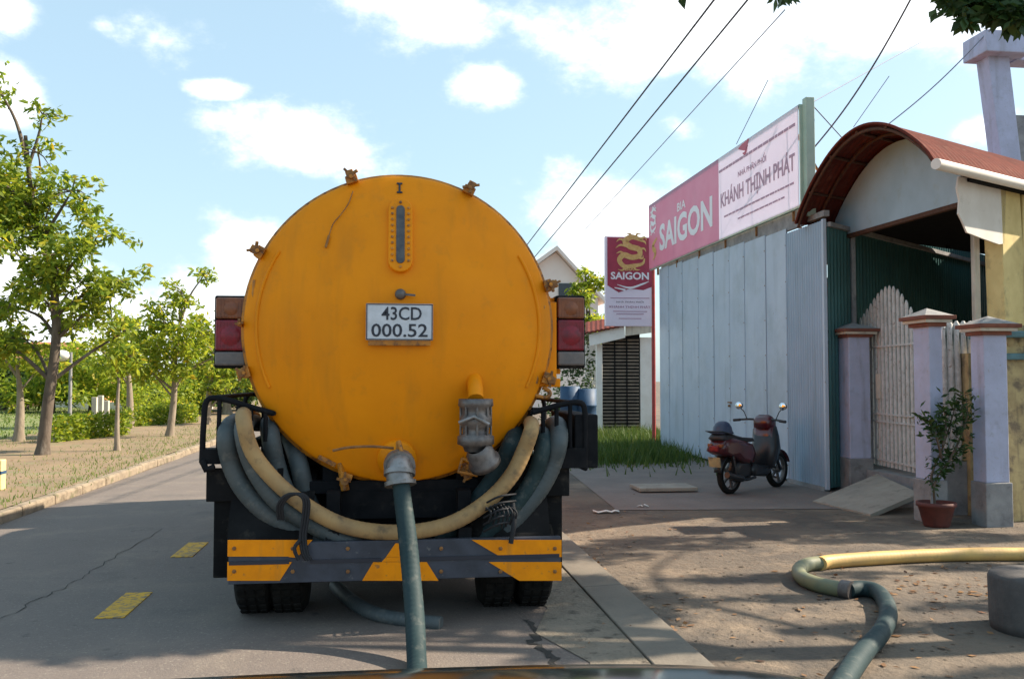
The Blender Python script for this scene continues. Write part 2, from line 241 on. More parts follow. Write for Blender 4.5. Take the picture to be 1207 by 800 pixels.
# ------------------------------------------------------------------ mesh helpers
class MB:
    def __init__(s): s.v = []; s.f = []; s.mi = []; s.sm = []; s.mats = []; s.cur = 0; s.xf = None
    def use(s, m):
        if m not in s.mats: s.mats.append(m)
        s.cur = s.mats.index(m); return s
    def add(s, vs, fs, smooth=False):
        b = len(s.v)
        for v in vs:
            v = Vector(v); s.v.append(tuple(s.xf @ v if s.xf is not None else v))
        for f in fs: s.f.append(tuple(b + i for i in f)); s.mi.append(s.cur); s.sm.append(smooth)
        return s
    def box(s, c, d, rz=0, m=None):
        x, y, z = d[0] / 2, d[1] / 2, d[2] / 2; c = Vector(c)
        rot = m if m is not None else Matrix.Rotation(rz, 3, 'Z')
        vs = [c + rot @ Vector(p) for p in ((-x, -y, -z), (x, -y, -z), (x, y, -z), (-x, y, -z), (-x, -y, z), (x, -y, z), (x, y, z), (-x, y, z))]
        return s.add(vs, [(0, 3, 2, 1), (4, 5, 6, 7), (0, 1, 5, 4), (1, 2, 6, 5), (2, 3, 7, 6), (3, 0, 4, 7)])
    def hexa(s, b, t):                   # 4 bottom and 4 top points
        return s.add(list(b) + list(t), [(0, 3, 2, 1), (4, 5, 6, 7), (0, 1, 5, 4), (1, 2, 6, 5), (2, 3, 7, 6), (3, 0, 4, 7)])
    def bar(s, a, b, w, h=None):
        h = h or w; a = Vector(a); b = Vector(b); d = (b - a); l = d.length
        q = d.to_track_quat('Z', 'Y').to_matrix()
        if abs(d.normalized().z) < 0.99:
            zz = d.normalized(); xx = zz.cross(Vector((0, 0, 1))).normalized(); yy = zz.cross(xx); q = Matrix((xx, yy, zz)).transposed()
        return s.box((a + b) / 2, (w, h, l), m=q)
    def tube(s, pts, r, n=10, caps=True, smooth=True):
        pts = [Vector(p) for p in pts]; k = len(pts); rr = r if hasattr(r, '__len__') else [r] * k
        vs = []; up = None
        for i, p in enumerate(pts):
            t = (pts[min(i + 1, k - 1)] - pts[max(i - 1, 0)]).normalized()
            if up is None: up = Vector((0, 0, 1)) if abs(t.z) < 0.9 else Vector((1, 0, 0))
            x = up.cross(t).normalized(); up = t.cross(x).normalized()
            for j in range(n):
                a = 2 * PI * j / n; vs.append(p + (x * math.cos(a) + up * math.sin(a)) * rr[i])
        fs = [(i * n + j, i * n + (j + 1) % n, (i + 1) * n + (j + 1) % n, (i + 1) * n + j) for i in range(k - 1) for j in range(n)]
        s.add(vs, fs, smooth)
        if caps: s.add([vs[j] for j in range(n)], [tuple(reversed(range(n)))]); s.add([vs[(k - 1) * n + j] for j in range(n)], [tuple(range(n))])
        return s
    def lathe(s, prof, c=(0, 0, 0), axis='Z', n=24, smooth=True, mtx=None):
        c = Vector(c); vs = []
        for (r, h) in prof:
            for j in range(n):
                a = 2 * PI * j / n; x, y = r * math.cos(a), r * math.sin(a)
                p = {'Z': Vector((x, y, h)), 'Y': Vector((x, h, y)), 'X': Vector((h, x, y))}[axis]
                if mtx is not None: p = mtx @ p
                vs.append(c + p)
        fs = [(i * n + j, i * n + (j + 1) % n, (i + 1) * n + (j + 1) % n, (i + 1) * n + j) for i in range(len(prof) - 1) for j in range(n)]
        return s.add(vs, fs, smooth)
    def prism(s, poly, off):             # poly: 3-D points, off: extrusion vector
        poly = [Vector(p) for p in poly]; off = Vector(off); n = len(poly)
        return s.add(poly + [p + off for p in poly], [tuple(reversed(range(n))), tuple(range(n, 2 * n))] + [(i, (i + 1) % n, n + (i + 1) % n, n + i) for i in range(n)])
    def puffy(s, pts, w, inset=0.03, cx=None):   # rounded solid from a side outline in XZ
        n = len(pts); mx = sum(p[0] for p in pts) / n; mz = sum(p[1] for p in pts) / n
        def ins(k): 
            o = []
            for p in pts:
                d = math.hypot(p[0] - mx, p[1] - mz) or 1; f = max(0.15, 1 - k / d); o.append((mx + (p[0] - mx) * f, mz + (p[1] - mz) * f))
            return o
        L = [(ins(inset * 2.2), -w), (ins(inset * .6), -w * .9), (pts, -w * .55), (pts, w * .55), (ins(inset * .6), w * .9), (ins(inset * 2.2), w)]
        vs = [(x, y, z) for P, y in L for x, z in P]
        fs = [(i * n + j, i * n + (j + 1) % n, (i + 1) * n + (j + 1) % n, (i + 1) * n + j) for i in range(5) for j in range(n)]
        s.add(vs, fs, True); s.add(vs[:n], [tuple(reversed(range(n)))], True); s.add(vs[-n:], [tuple(range(n))], True)
        return s
    def sphere(s, c, r, n=12, sc=(1, 1, 1)):
        pr = [(max(1e-4, math.sin(PI * i / n)), -math.cos(PI * i / n)) for i in range(n + 1)]
        c = Vector(c); k = n + 4
        vs = [c + Vector((a * r * sc[0] * math.cos(2 * PI * j / k), a * r * sc[1] * math.sin(2 * PI * j / k), h * r * sc[2])) for a, h in pr for j in range(k)]
        return s.add(vs, [(i * k + j, i * k + (j + 1) % k, (i + 1) * k + (j + 1) % k, (i + 1) * k + j) for i in range(n) for j in range(k)], True)
    def build(s, name, m=None, parent=None, bevel=0, kind=None, label=None, fix=True):
        me = bpy.data.meshes.new(name)
        off = base_of(parent)
        me.from_pydata([(v[0] - off.x, v[1] - off.y, v[2] - off.z) for v in s.v], [], s.f)
        mats = s.mats if s.mats else [m]
        for x in mats: me.materials.append(M[x] if isinstance(x, str) else x)
        if s.mats: me.polygons.foreach_set('material_index', s.mi)
        me.polygons.foreach_set('use_smooth', s.sm); me.update()
        if fix:
            bm = bmesh.new(); bm.from_mesh(me); bmesh.ops.recalc_face_normals(bm, faces=bm.faces); bm.to_mesh(me); bm.free()
        o = bpy.data.objects.new(name, me); COL.objects.link(o)
        if parent: o.parent = parent
        if bevel:
            b = o.modifiers.new('bevel', 'BEVEL'); b.width = bevel; b.segments = 2; b.limit_method = 'ANGLE'; b.angle_limit = R(40)
        if kind: o['kind'] = kind
        if label: o['label'] = label
        return o
def base_of(o):
    v = Vector((0, 0, 0))
    while o: v = v + Vector(o.location); o = o.parent
    return v
def thing(name, loc, label, cat, group=None, rz=0):
    o = bpy.data.objects.new(name, None); COL.objects.link(o); o.location = loc; o.rotation_euler = (0, 0, rz); o.empty_display_size = 0.2
    o['label'] = label; o['category'] = cat
    if group: o['group'] = group
    return o
def tag(o, label, cat, group=None):
    o['label'] = label; o['category'] = cat
    if group: o['group'] = group
    return o
def smooth_path(pts, n=8):               # Catmull-Rom
    P = [Vector(p) for p in pts]; P = [P[0] * 2 - P[1]] + P + [P[-1] * 2 - P[-2]]; o = []
    for i in range(1, len(P) - 2):
        for k in range(n):
            t = k / n; a, b, c, d = P[i - 1], P[i], P[i + 1], P[i + 2]
            o.append(0.5 * ((2 * b) + (c - a) * t + (2 * a - 5 * b + 4 * c - d) * t * t + (3 * b - a - 3 * c + d) * t ** 3))
    o.append(P[-2]); return o
def copy_tree(o, parent=None):
    c = o.copy(); COL.objects.link(c)
    if parent: c.parent = parent
    for ch in list(o.children): copy_tree(ch, c)
    return c
def text_mesh(s, name, m, w, h, mtx, parent=None, extr=0.002, bold=0.0):
    cu = bpy.data.curves.new(name, 'FONT'); cu.body = s; cu.align_x = 'CENTER'; cu.align_y = 'CENTER'; cu.size = 1; cu.resolution_u = 3
    cu.offset = bold; cu.extrude = 0.001
    t = bpy.data.objects.new('tmp', cu); COL.objects.link(t); dg = bpy.context.evaluated_depsgraph_get(); dg.update()
    me = bpy.data.meshes.new_from_object(t.evaluated_get(dg)); bpy.data.objects.remove(t)
    co = np.array([v.co[:] for v in me.vertices]); lo, hi = co.min(0), co.max(0); c = (lo + hi) / 2; d = hi - lo
    off = base_of(parent)
    for v in me.vertices:
        p = Vector(((v.co.x - c[0]) / d[0] * w, (v.co.y - c[1]) / d[1] * h, (v.co.z - c[2]) / max(d[2], 1e-6) * extr)); v.co = (mtx @ p) - off
    me.materials.clear(); me.materials.append(M[m]); me.name = name
    o = bpy.data.objects.new(name, me); COL.objects.link(o)
    if parent: o.parent = parent
    return o
def frame(loc, right, up):
    r = Vector(right).normalized(); u = Vector(up).normalized(); n = r.cross(u).normalized()
    m = Matrix((r, u, n)).transposed().to_4x4(); m.translation = Vector(loc); return m
def ribbon(mb, pts, w, mtx, th=0.002):   # a flat stroke in a local plane; w may be a list
    pts = [Vector((p[0], p[1], 0)) for p in pts]; pts = smooth_path(pts, 5); n = len(pts)
    ws = w if hasattr(w, '__len__') else [w] * 2
    vs = []
    for i, p in enumerate(pts):
        t = (pts[min(i + 1, n - 1)] - pts[max(i - 1, 0)]).normalized(); q = Vector((-t.y, t.x, 0)); u = i / (n - 1) * (len(ws) - 1); k = min(int(u), len(ws) - 2)
        ww = (ws[k] + (ws[k + 1] - ws[k]) * (u - k)) / 2
        vs += [mtx @ (p + q * ww + Vector((0, 0, th))), mtx @ (p - q * ww + Vector((0, 0, th)))]
    mb.add(vs, [(2 * i, 2 * i + 1, 2 * i + 3, 2 * i + 2) for i in range(n - 1)])

def leaves_mesh(name, m, pts, size, parent=None, droop=0.5, aspect=0.38, kind=None, fan=1):
    n = len(pts); P = np.repeat(np.asarray(pts), fan, axis=0); n = len(P)
    d = RNG.normal(size=(n, 3)); d[:, 2] = d[:, 2] * 0.6 - droop; d /= np.linalg.norm(d, axis=1)[:, None]
    a = RNG.normal(size=(n, 3)); s = np.cross(d, a); s /= np.linalg.norm(s, axis=1)[:, None]
    nn = np.cross(d, s); L = size * RNG.uniform(0.6, 1.25, n)[:, None]
    v0 = P; v1 = P + d * L * 0.45 + s * L * aspect * .5 + nn * L * 0.06; v2 = P + d * L; v3 = P + d * L * 0.45 - s * L * aspect * .5 + nn * L * 0.06
    off = np.array(base_of(parent)[:])
    V = np.stack([v0, v1, v2, v3], 1).reshape(-1, 3) - off
    me = bpy.data.meshes.new(name); me.vertices.add(4 * n); me.vertices.foreach_set('co', V.ravel().astype(np.float32))
    me.loops.add(4 * n); me.loops.foreach_set('vertex_index', np.arange(4 * n, dtype=np.int32))
    me.polygons.add(n); me.polygons.foreach_set('loop_start', np.arange(0, 4 * n, 4, dtype=np.int32)); me.polygons.foreach_set('loop_total', np.full(n, 4, dtype=np.int32))
    me.update(calc_edges=True); me.validate(); me.materials.append(M[m])
    o = bpy.data.objects.new(name, me); COL.objects.link(o)
    if parent: o.parent = parent
    if kind: o['kind'] = kind
    return o
def clump_points(clumps, dens):
    out = []
    for c, r in clumps:
        r = np.array(r if hasattr(r, '__len__') else (r, r, r * .8)); n = max(6, int(dens * r.prod()))
        d = RNG.normal(size=(n, 3)); d /= np.linalg.norm(d, axis=1)[:, None]
        q = RNG.uniform(0.15, 1, n)[:, None] ** 0.5; out.append(np.array(c) + d * q * r * RNG.uniform(0.75, 1.15, n)[:, None])
    return np.concatenate(out)
def tree(name, base, trunk, clumps, label, leafm='leafA', bark='bark', r0=0.15, dens=900, size=0.15, group=None, fan=2, droop=.5, parts=True, sub=3):
    t = thing(name, base, label, 'tree', group)
    base = Vector(base); mb = MB(); tp = smooth_path([base + Vector(p) for p in trunk], 5); n = len(tp)
    rr = [r0 * (1 - 0.72 * i / (n - 1)) * (1.25 if i == 0 else 1) for i in range(n)]
    mb.tube(tp, rr, 9)
    C = []
    for c, r in clumps:                  # break each clump into smaller twigs so that the outline is uneven
        c = base + Vector(c); rv = r if hasattr(r, '__len__') else (r, r, r * .8)
        k = min(range(n), key=lambda i: (tp[i] - c).length + max(0, tp[i].z - c.z + .2) * 2); a = tp[max(0, k - 2)]
        mid = (a + c) / 2 + Vector((random.uniform(-.1, .1), random.uniform(-.1, .1), 0.1))
        rad = max(0.015, min(r0 * .38, (c - a).length * .035)); mb.tube(smooth_path([a, mid, c], 4), [rad * (1 - .08 * i) for i in range(9)], 6)
        for j in range(sub * 3):
            d = Vector((random.gauss(0, 1), random.gauss(0, 1), random.gauss(0, 1))).normalized()
            q = c + Vector((d.x * rv[0], d.y * rv[1], d.z * rv[2])) * random.uniform(.45, .95); f = random.uniform(.28, .5)
            C.append((tuple(q), tuple(x * f for x in rv)))
            if j % 2 == 0: mb.tube([c, (c + q) / 2 + Vector((0, 0, .04)), q], [rad * .45, rad * .35, rad * .2], 4)
    mb.build('trunk', bark, t)
    o = leaves_mesh('crown', leafm, clump_points(C, dens), size, t, droop=droop, fan=fan)
    return t

# ------------------------------------------------------------------ setting: ground, road, verge
X_ROAD_L, X_ROAD_R = -4.0, 1.36
def sheet(name, m, pts, z, kind='structure', parent=None, nx=None):
    mb = MB(); mb.add([(p[0], p[1], z) for p in pts], [tuple(range(len(pts)))]); return mb.build(name, m, parent, kind=kind)
sheet('ground', 'yard', [(-600, -60), (600, -60), (600, 900), (-600, 900)], 0)
# road surface, very slightly crowned
mb = MB(); xs = np.linspace(X_ROAD_L, X_ROAD_R, 9)
for Y0, Y1 in ((-20, 30), (30, 300)):
    mb.add([(x, Y, 0.006 + 0.02 * (1 - ((x + 1.3) / 2.7) ** 2)) for Y in (Y0, Y1) for x in xs], [(i, i + 1, i + 10, i + 9) for i in range(8)], True)
mb.build('road', 'asphalt', kind='structure', fix=False)
def zroad(x): return 0.006 + 0.02 * (1 - ((x + 1.3) / 2.7) ** 2)
# centre dashes
for k in range(-1, 14):
    Y0 = 6.05 + 1.97 * k if False else 6.13 + 2.02 * k
    x = -1.72; z = zroad(x) + 0.005
    mb = MB(); n = 6
    j = [random.uniform(-.006, .006) for _ in range(2 * n)]
    mb.hexa([(x - .09, Y0, z - .004), (x + .09, Y0, z - .004), (x + .09, Y0 + .7, z - .004), (x - .09, Y0 + .7, z - .004)], [(x - .088, Y0 + .004, z + .001), (x + .088, Y0, z + .001), (x + .087, Y0 + .697, z + .001), (x - .088, Y0 + .7, z + .001)])
    mb.build('road_marking', 'roadyellow', kind='structure')
# cracks in the asphalt
def crack(pix, w, name='road_crack'):
    mb = MB(); P = [G(*p) for p in pix]; pts = []
    for a, b in zip(P[:-1], P[1:]):
        for k in range(6): q = a.lerp(b, k / 6); pts.append(Vector((q.x + random.uniform(-.025, .025), q.y + random.uniform(-.05, .05), zroad(q.x) + .0035)))
    vs = []
    for i, p in enumerate(pts):
        t = (pts[min(i + 1, len(pts) - 1)] - pts[max(0, i - 1)]).normalized(); q = Vector((-t.y, t.x, 0)) * w * random.uniform(.2, .6); vs += [p + q, p - q]
    mb.add(vs, [(2 * i, 2 * i + 1, 2 * i + 3, 2 * i + 2) for i in range(len(pts) - 1)]); mb.build(name, 'crack', kind='structure')
crack([(0, 735), (40, 712), (75, 697), (110, 675), (150, 650), (200, 622)], 0.009)
crack([(618, 733), (632, 745), (628, 760), (650, 775), (655, 792)], 0.05)
crack([(632, 745), (660, 752), (672, 748)], 0.03)
# broken earthy strip between asphalt and gutter
mb = MB(); pts = []
for k in range(26):
    Y = 2.5 + k * 0.6; pts.append((0.95 + random.uniform(-.12, .12), Y))
poly = pts + [(1.36, 17.5), (1.36, 2.5)]
mb.add([(p[0], p[1], zroad(p[0]) + .004) for p in pts] + [(1.358, p[1], .022) for p in pts], [(i, i + 1, 27 + i, 26 + i) for i in range(25)]); mb.build('road_shoulder', 'patch', kind='structure')
# gutter slabs on the right
g = thing('gutter', (1.5, 8, 0), '', ''); del g['label']; del g['category']; g['kind'] = 'structure'
Y = 1.8; i = 0
while Y < 34:
    l = 2.4; mb = MB(); a, b = 1.365, 1.655; z0 = .028 + random.uniform(-.003, .004)
    mb.hexa([(a, Y, -.02), (b, Y, -.02), (b, Y + l - .012, -.02), (a, Y + l - .012, -.02)], [(a, Y, z0), (b, Y, z0 + .012), (b, Y + l - .012, z0 + .014), (a, Y + l - .012, z0 + .002)])
    mb.build('gutter_slab', 'gutter', g, bevel=.006); Y += l
# left kerb and verge
kb = thing('kerb', (-4.1, 10, 0), '', ''); del kb['label']; del kb['category']; kb['kind'] = 'structure'
Y = 3.0
while Y < 70:
    mb = MB(); l = 1.0 if Y < 40 else 3.0; dz = random.uniform(-.008, .008); dx = random.uniform(-.01, .01)
    mb.box((-4.08 + dx, Y + l / 2, 0.05 + dz), (0.15, l - .006, 0.14)); mb.build('kerb_stone', 'kerbdirt', kb, bevel=.03); Y += l
sheet('verge', 'verge', [(-9.2, -5), (-4.15, -5), (-4.15, 300), (-9.2, 300)], 0.115)
sheet('lawn', 'lawn', [(-160, -5), (-9.2, -5), (-9.2, 300), (-160, 300)], 0.11)
# concrete apron before the shed and the gate
sheet('yard_apron', 'apron', [(2.6, 10.6), (5.9, 10.3), (8.2, 10.9), (8, 21), (3.3, 21), (2.9, 15)], 0.006)

def grass_patch(name, pts, h, w=0.012, n=3000, m='grass', z=0.0):
    # pts: function giving a random (x, y); blades are thin tapered triangles
    V = []; Fc = []
    for i in range(n):
        x, y = pts(); a = random.uniform(0, PI * 2); hh = h * random.uniform(.2, 1.2) * random.choice((.5, .8, 1, 1.3)); dx, dy = math.cos(a) * w, math.sin(a) * w; lx, ly = random.gauss(0, .3) * hh, random.gauss(0, .3) * hh
        b = len(V); V += [(x - dx, y - dy, z), (x + dx, y + dy, z), (x + lx + dx * .3, y + ly, z + hh)]; Fc.append((b, b + 1, b + 2))
    me = bpy.data.meshes.new(name); me.from_pydata(V, [], Fc); me.materials.append(M[m]); o = bpy.data.objects.new(name, me); COL.objects.link(o); o['kind'] = 'stuff'; return o
tag(grass_patch('verge_grass', lambda: (random.choice([random.gauss(-4.3, .1), random.gauss(-4.8, .3), random.gauss(-5.6, .5), random.gauss(-8.6, .5), random.gauss(-8.6, .5)]), random.uniform(6, 45)), .06, .008, 15000, z=.11), 'thin grass growing along the left kerb and verge', 'grass')
tag(grass_patch('lawn_grass', lambda: (random.uniform(-30, -9), random.uniform(12, 60)), .1, .03, 30000, z=.1), 'green lawn behind the verge on the left', 'grass')
def jit(p, s=.25): return (p[0] + random.gauss(0, s), p[1] + random.gauss(0, s * 1.5))
def tri(a, b, c):
    u, v = random.random(), random.random()
    if u + v > 1: u, v = 1 - u, 1 - v
    p = a + (b - a) * u + (c - a) * v; return p.x, p.y
ga, gb, gc, gd = G(690, 548), G(800, 545), G(778, 512), G(690, 508)
tag(grass_patch('weeds', lambda: jit(tri(ga, gb, gc) if random.random() < .5 else tri(ga, gc, gd), random.choice((.1, .3, .6))), .24, .014, 16000, m='leafA2'), 'tall green weeds in front of the roadside hut', 'weeds')

# ------------------------------------------------------------------ the tanker
TX = 0.06
truck = thing('tank_truck', (TX, 6.3, 0), 'orange tanker truck with round rear door and striped bumper, parked by the gutter', 'truck')
TR = 0.968; TYR = 5.95; TD = 0.21
tc_ = W(472, 386.5, TYR); TCX, TCZ = tc_.x, tc_.z
def dome_y(x, z):
    q = min(1, ((x - TCX) ** 2 + (z - TCZ) ** 2) / TR ** 2); return TYR - TD * (1 - q)
def on_dome(px, py):
    Y = TYR
    for _ in range(12): p = W(px, py, Y); Y = dome_y(p.x, p.z)
    p = W(px, py, Y); n = Vector((2 * TD * (p.x - TCX) / TR ** 2, -1, 2 * TD * (p.z - TCZ) / TR ** 2)).normalized()
    return p, n
def dome_frame(px, py, lift=0.0):
    p, n = on_dome(px, py); up = (Vector((0, 0, 1)) - n * n.z).normalized(); right = up.cross(n).normalized()
    return frame(p + n * lift, right, up)
# shell
mb = MB(); prof = [(TR * .995, TYR + .02), (TR * .995, 10.1), (TR * .9, 10.28), (TR * .5, 10.4), (0.001, 10.45)]
mb.lathe([(r, h) for r, h in prof], (TCX, 0, TCZ), 'Y', 72); mb.build('tank_shell', 'tank', truck)
mb = MB(); prof = [(0.0005, 0), (.15, 0), (.3, 0), (.45, 0), (.6, 0), (.75, 0), (.86, 0), (.94, 0), (.975, 0)]
prof = [(r * TR / .985, TYR - TD * (1 - (r / .985) ** 2)) for r, _ in prof] + [(TR * 1.0, TYR + .004), (TR * 1.0, TYR + .03)]
mb.lathe(prof, (TCX, 0, TCZ), 'Y', 96); door = mb.build('rear_door', 'tank', truck)
mb = MB(); mb.lathe([(TR * .985, TYR + .04), (TR * 1.022, TYR + .045), (TR * 1.025, TYR + .075), (TR * .985, TYR + .08)], (TCX, 0, TCZ), 'Y', 96); mb.build('door_flange', 'tank_old', truck)
mb = MB(); mb.lathe([(TR * .985, TYR + 2), (TR * 1.012, TYR + 2), (TR * 1.012, TYR + 2.08), (TR * .985, TYR + 2.08)], (TCX, 0, TCZ), 'Y', 72); mb.build('tank_band', 'tank_old', truck)
# clamps round the door
for (px, py, s) in ((415, 213, 1), (553, 224, 1), (311, 300, 1), (641, 338, 1), (293, 438, .9), (648, 447, 1), (407, 565, 1), (549, 556, 1), (306, 382, .45)):
    p = W(px, py, TYR); d = Vector((p.x - TCX, 0, p.z - TCZ)).normalized(); b = Vector((TCX, TYR, TCZ)) + d * TR; t = Vector((-d.z, 0, d.x))
    q = Matrix((t, Vector((0, 1, 0)), d)).transposed()
    mb = MB(); mb.box(b + d * .02 + Vector((0, .03, 0)), (.075 * s, .13, .05 * s), m=q); mb.box(b + d * .055 * s + Vector((0, .035, 0)), (.05 * s, .05, .07 * s), m=q)
    mb.tube([b + d * .03 * s + Vector((0, .08, 0)), b + d * .03 * s + Vector((0, -.07, 0))], .012 * s, 8)
    c = mb.build('door_clamp', 'tank_old', truck, bevel=.005)
    mb = MB(); w = b + d * .045 * s + Vector((0, -.04, 0)); mb.lathe([(.001, -.02), (.026 * s, -.02), (.028 * s, .02), (.001, .022)], w, 'Y', 8, smooth=False)
    a = random.uniform(0, PI); e = t * math.cos(a) + d * math.sin(a); mb.bar(w - e * .055 * s, w + e * .055 * s, .02, .014); e2 = t * math.cos(a + 1.9) + d * math.sin(a + 1.9); mb.bar(w, w + e2 * .05 * s + Vector((0, -.02, 0)), .016)
    mb.build('wing_nut', 'rust', c)
# hanging bolt wire, upper left of the door
mb = MB(); pts = [on_dome(px, py)[0] + Vector((0, -.012, 0)) for px, py in ((416, 226), (411, 240), (402, 253), (393, 264), (388, 278), (384, 292))]
mb.tube(smooth_path(pts, 4), .0035, 5); mb.tube([pts[-2], pts[-1]], .008, 6); mb.build('hanging_chain', 'rust', truck)
# vertical strip hinge plates on both flanks of the door
for pix in (((300, 330), (296, 400), (306, 440)), ((641, 360), (640, 400), (632, 452))):
    mb = MB(); mb.tube(smooth_path([W(a, b, TYR - .005) for a, b in pix], 6), .012, 6); mb.build('door_seam_rod', 'tank_old', truck)
# pressed seam arcs near the door edge and the flat side plate by the right lamp
for a0, a1 in ((148, 205), (-25, 32)):
    mb = MB(); pts = []
    for i in range(21):
        a = R(a0 + (a1 - a0) * i / 20); x, z = TCX + .915 * TR * math.cos(a), TCZ + .915 * TR * math.sin(a); pts.append((x, dome_y(x, z) - .002, z))
    mb.tube(pts, .011, 8); mb.build('door_seam', 'tank', truck)
mb = MB(); a, b = W(642, 356, 6.0), W(656, 446, 6.0); mb.box(((a.x + b.x) / 2, 6.02, (a.z + b.z) / 2), (b.x - a.x, .05, a.z - b.z)); a, b = W(628, 446, 5.99), W(660, 456, 5.99); mb.box(((a.x + b.x) / 2, 6.0, (a.z + b.z) / 2), (b.x - a.x, .06, a.z - b.z)); mb.build('side_plate', 'tank', truck, bevel=.005)
mb = MB(); a, b = W(624, 455, 5.98), W(650, 470, 5.98); mb.tube(smooth_path([a, W(632, 466, 5.96), W(645, 468, 5.96), W(648, 462, 5.96), W(640, 456, 5.96)], 4), .014, 6); mb.build('tow_eye', 'tank_old', truck)
# sight glass
fm = dome_frame(472, 278, 0)
def obround(w, h, n=10):
    r = w / 2; c = h / 2 - r; return [(r * math.cos(a), c + r * math.sin(a)) for a in [PI * i / n for i in range(n + 1)]] + [(r * math.cos(a), -c + r * math.sin(a)) for a in [PI + PI * i / n for i in range(n + 1)]]
mb = MB(); mb.prism([fm @ Vector((x, y, -.03)) for x, y in obround(.15, .49)], fm.to_3x3() @ Vector((0, 0, .055))); sg = mb.build('sight_glass_plate', 'tank', truck, bevel=.006)
mb = MB(); mb.prism([fm @ Vector((x, y, .02)) for x, y in obround(.052, .385)], fm.to_3x3() @ Vector((0, 0, .012))); mb.build('sight_glass', 'glass_dark', sg)
for k in range(10):
    for s in (-1, 1):
        mb = MB(); q = fm @ Vector((s * .05, -.175 + .039 * k, .024)); mb.lathe([(.008, -.004), (.009, .009), (.001, .011)], q, 'Z', 6, smooth=False, mtx=fm.to_3x3()); mb.build('bolt', 'tank_old', sg)
for s in (-1, 1):
    mb = MB(); mb.lathe([(.008, -.004), (.009, .009), (.001, .011)], fm @ Vector((0, s * .215, .024)), 'Z', 6, smooth=False, mtx=fm.to_3x3()); mb.build('bolt', 'tank_old', sg)
f2 = dome_frame(471, 222, .004); mb = MB()
for c, d in (((0, 0), (.012, .06)), ((0, .033), (.035, .01)), ((0, -.033), (.035, .01))):
    mb.box(f2 @ Vector((c[0], c[1], 0)), (d[0], d[1], .006), m=f2.to_3x3())
mb.build('level_mark', 'ink', truck)
# door latch knob
f3 = dome_frame(472, 347, .0); mb = MB(); mb.lathe([(.034, -.01), (.034, .012), (.026, .03), (.001, .034)], f3.translation, 'Z', 16, mtx=f3.to_3x3()); mb.bar(f3 @ Vector((0, 0, .02)), f3 @ Vector((.09, -.01, .03)), .012); mb.build('latch_knob', 'dirty_metal', truck)
# number plate
f4 = frame(W(471, 379.5, TYR - TD - .03), (1, 0, 0), (0, 0, 1)); pw, ph = 78 / 193, 43 / 193
mb = MB(); mb.box(f4.translation + Vector((0, .012, -.022)), (pw * .93, .03, ph + .02)); mb.box(f4.translation + Vector((0, .03, 0)), (.2, .05, .1)); mb.build('plate_bracket', 'tank_old', truck, bevel=.003)
mb = MB(); mb.box(f4.translation + Vector((0, -.008, 0)), (pw, .008, ph)); npl = mb.build('number_plate', 'plate', truck, bevel=.003)
mb = MB()
for s in (-1, 1):
    mb.box(f4.translation + Vector((0, -.013, s * (ph / 2 - .005))), (pw - .002, .004, .006)); mb.box(f4.translation + Vector((s * (pw / 2 - .005), -.013, 0)), (.006, .004, ph - .018))
mb.build('plate_border', 'ink', npl)
text_mesh('43CD', 'plate_text', 'ink', pw * .6, ph * .36, f4 @ Matrix.Translation((.012, ph * .23, .0135)), npl, bold=.012)
text_mesh('000.52', 'plate_text', 'ink', pw * .84, ph * .36, f4 @ Matrix.Translation((0, -ph * .23, .0135)), npl, bold=.012)
# tail lamps
for (x0, x1, sgn) in ((253, 292, -1), (655, 690, 1)):
    a = W(x0, 348, 6.05); b = W(x1, 434, 6.05); cx = (a.x + b.x) / 2; wd_ = b.x - a.x; zt, zb = a.z, b.z; hh = zt - zb
    mb = MB(); mb.box((cx, 6.12, (zt + zb) / 2), (wd_, .14, hh)); tl = mb.build('tail_lamp', 'darkgrey', truck, bevel=.012)
    z = zt - .012
    for nm, fr in (('orange_lens', .3), ('red_lens', .43), ('white_lens', .2)):
        h_ = hh * fr; mb = MB(); mb.box((cx, 6.045, z - h_ / 2), (wd_ * .9, .035, h_ - .004)); mb.build('lamp_lens', nm, tl, bevel=.012, label=nm.split('_')[0] + ' section of the lamp lens'); z -= h_ + .003
        if nm != 'white_lens':
            mb = MB(); mb.lathe([(.001, 6.024), (h_ * .3, 6.024), (h_ * .34, 6.03)], (cx, 0, z + h_ / 2), 'Y', 20)
            for q_ in range(-4, 5): mb.box((cx + q_ * wd_ * .1, 6.0265, z + h_ / 2), (.004, .004, h_ * .86))
            mb.build('lens_rib', nm, tl)
    mb = MB(); xi = cx - sgn * wd_ * .5; mb.box((xi - sgn * .04, 6.13, zt - .03), (.14, .06, .035)); mb.box((xi - sgn * .04, 6.13, zb - .02), (.16, .06, .035)); mb.box((xi - sgn * .045, 6.15, (zt + zb) / 2), (.05, .03, hh))
    mb.build('lamp_bracket', 'tank', truck, bevel=.004)
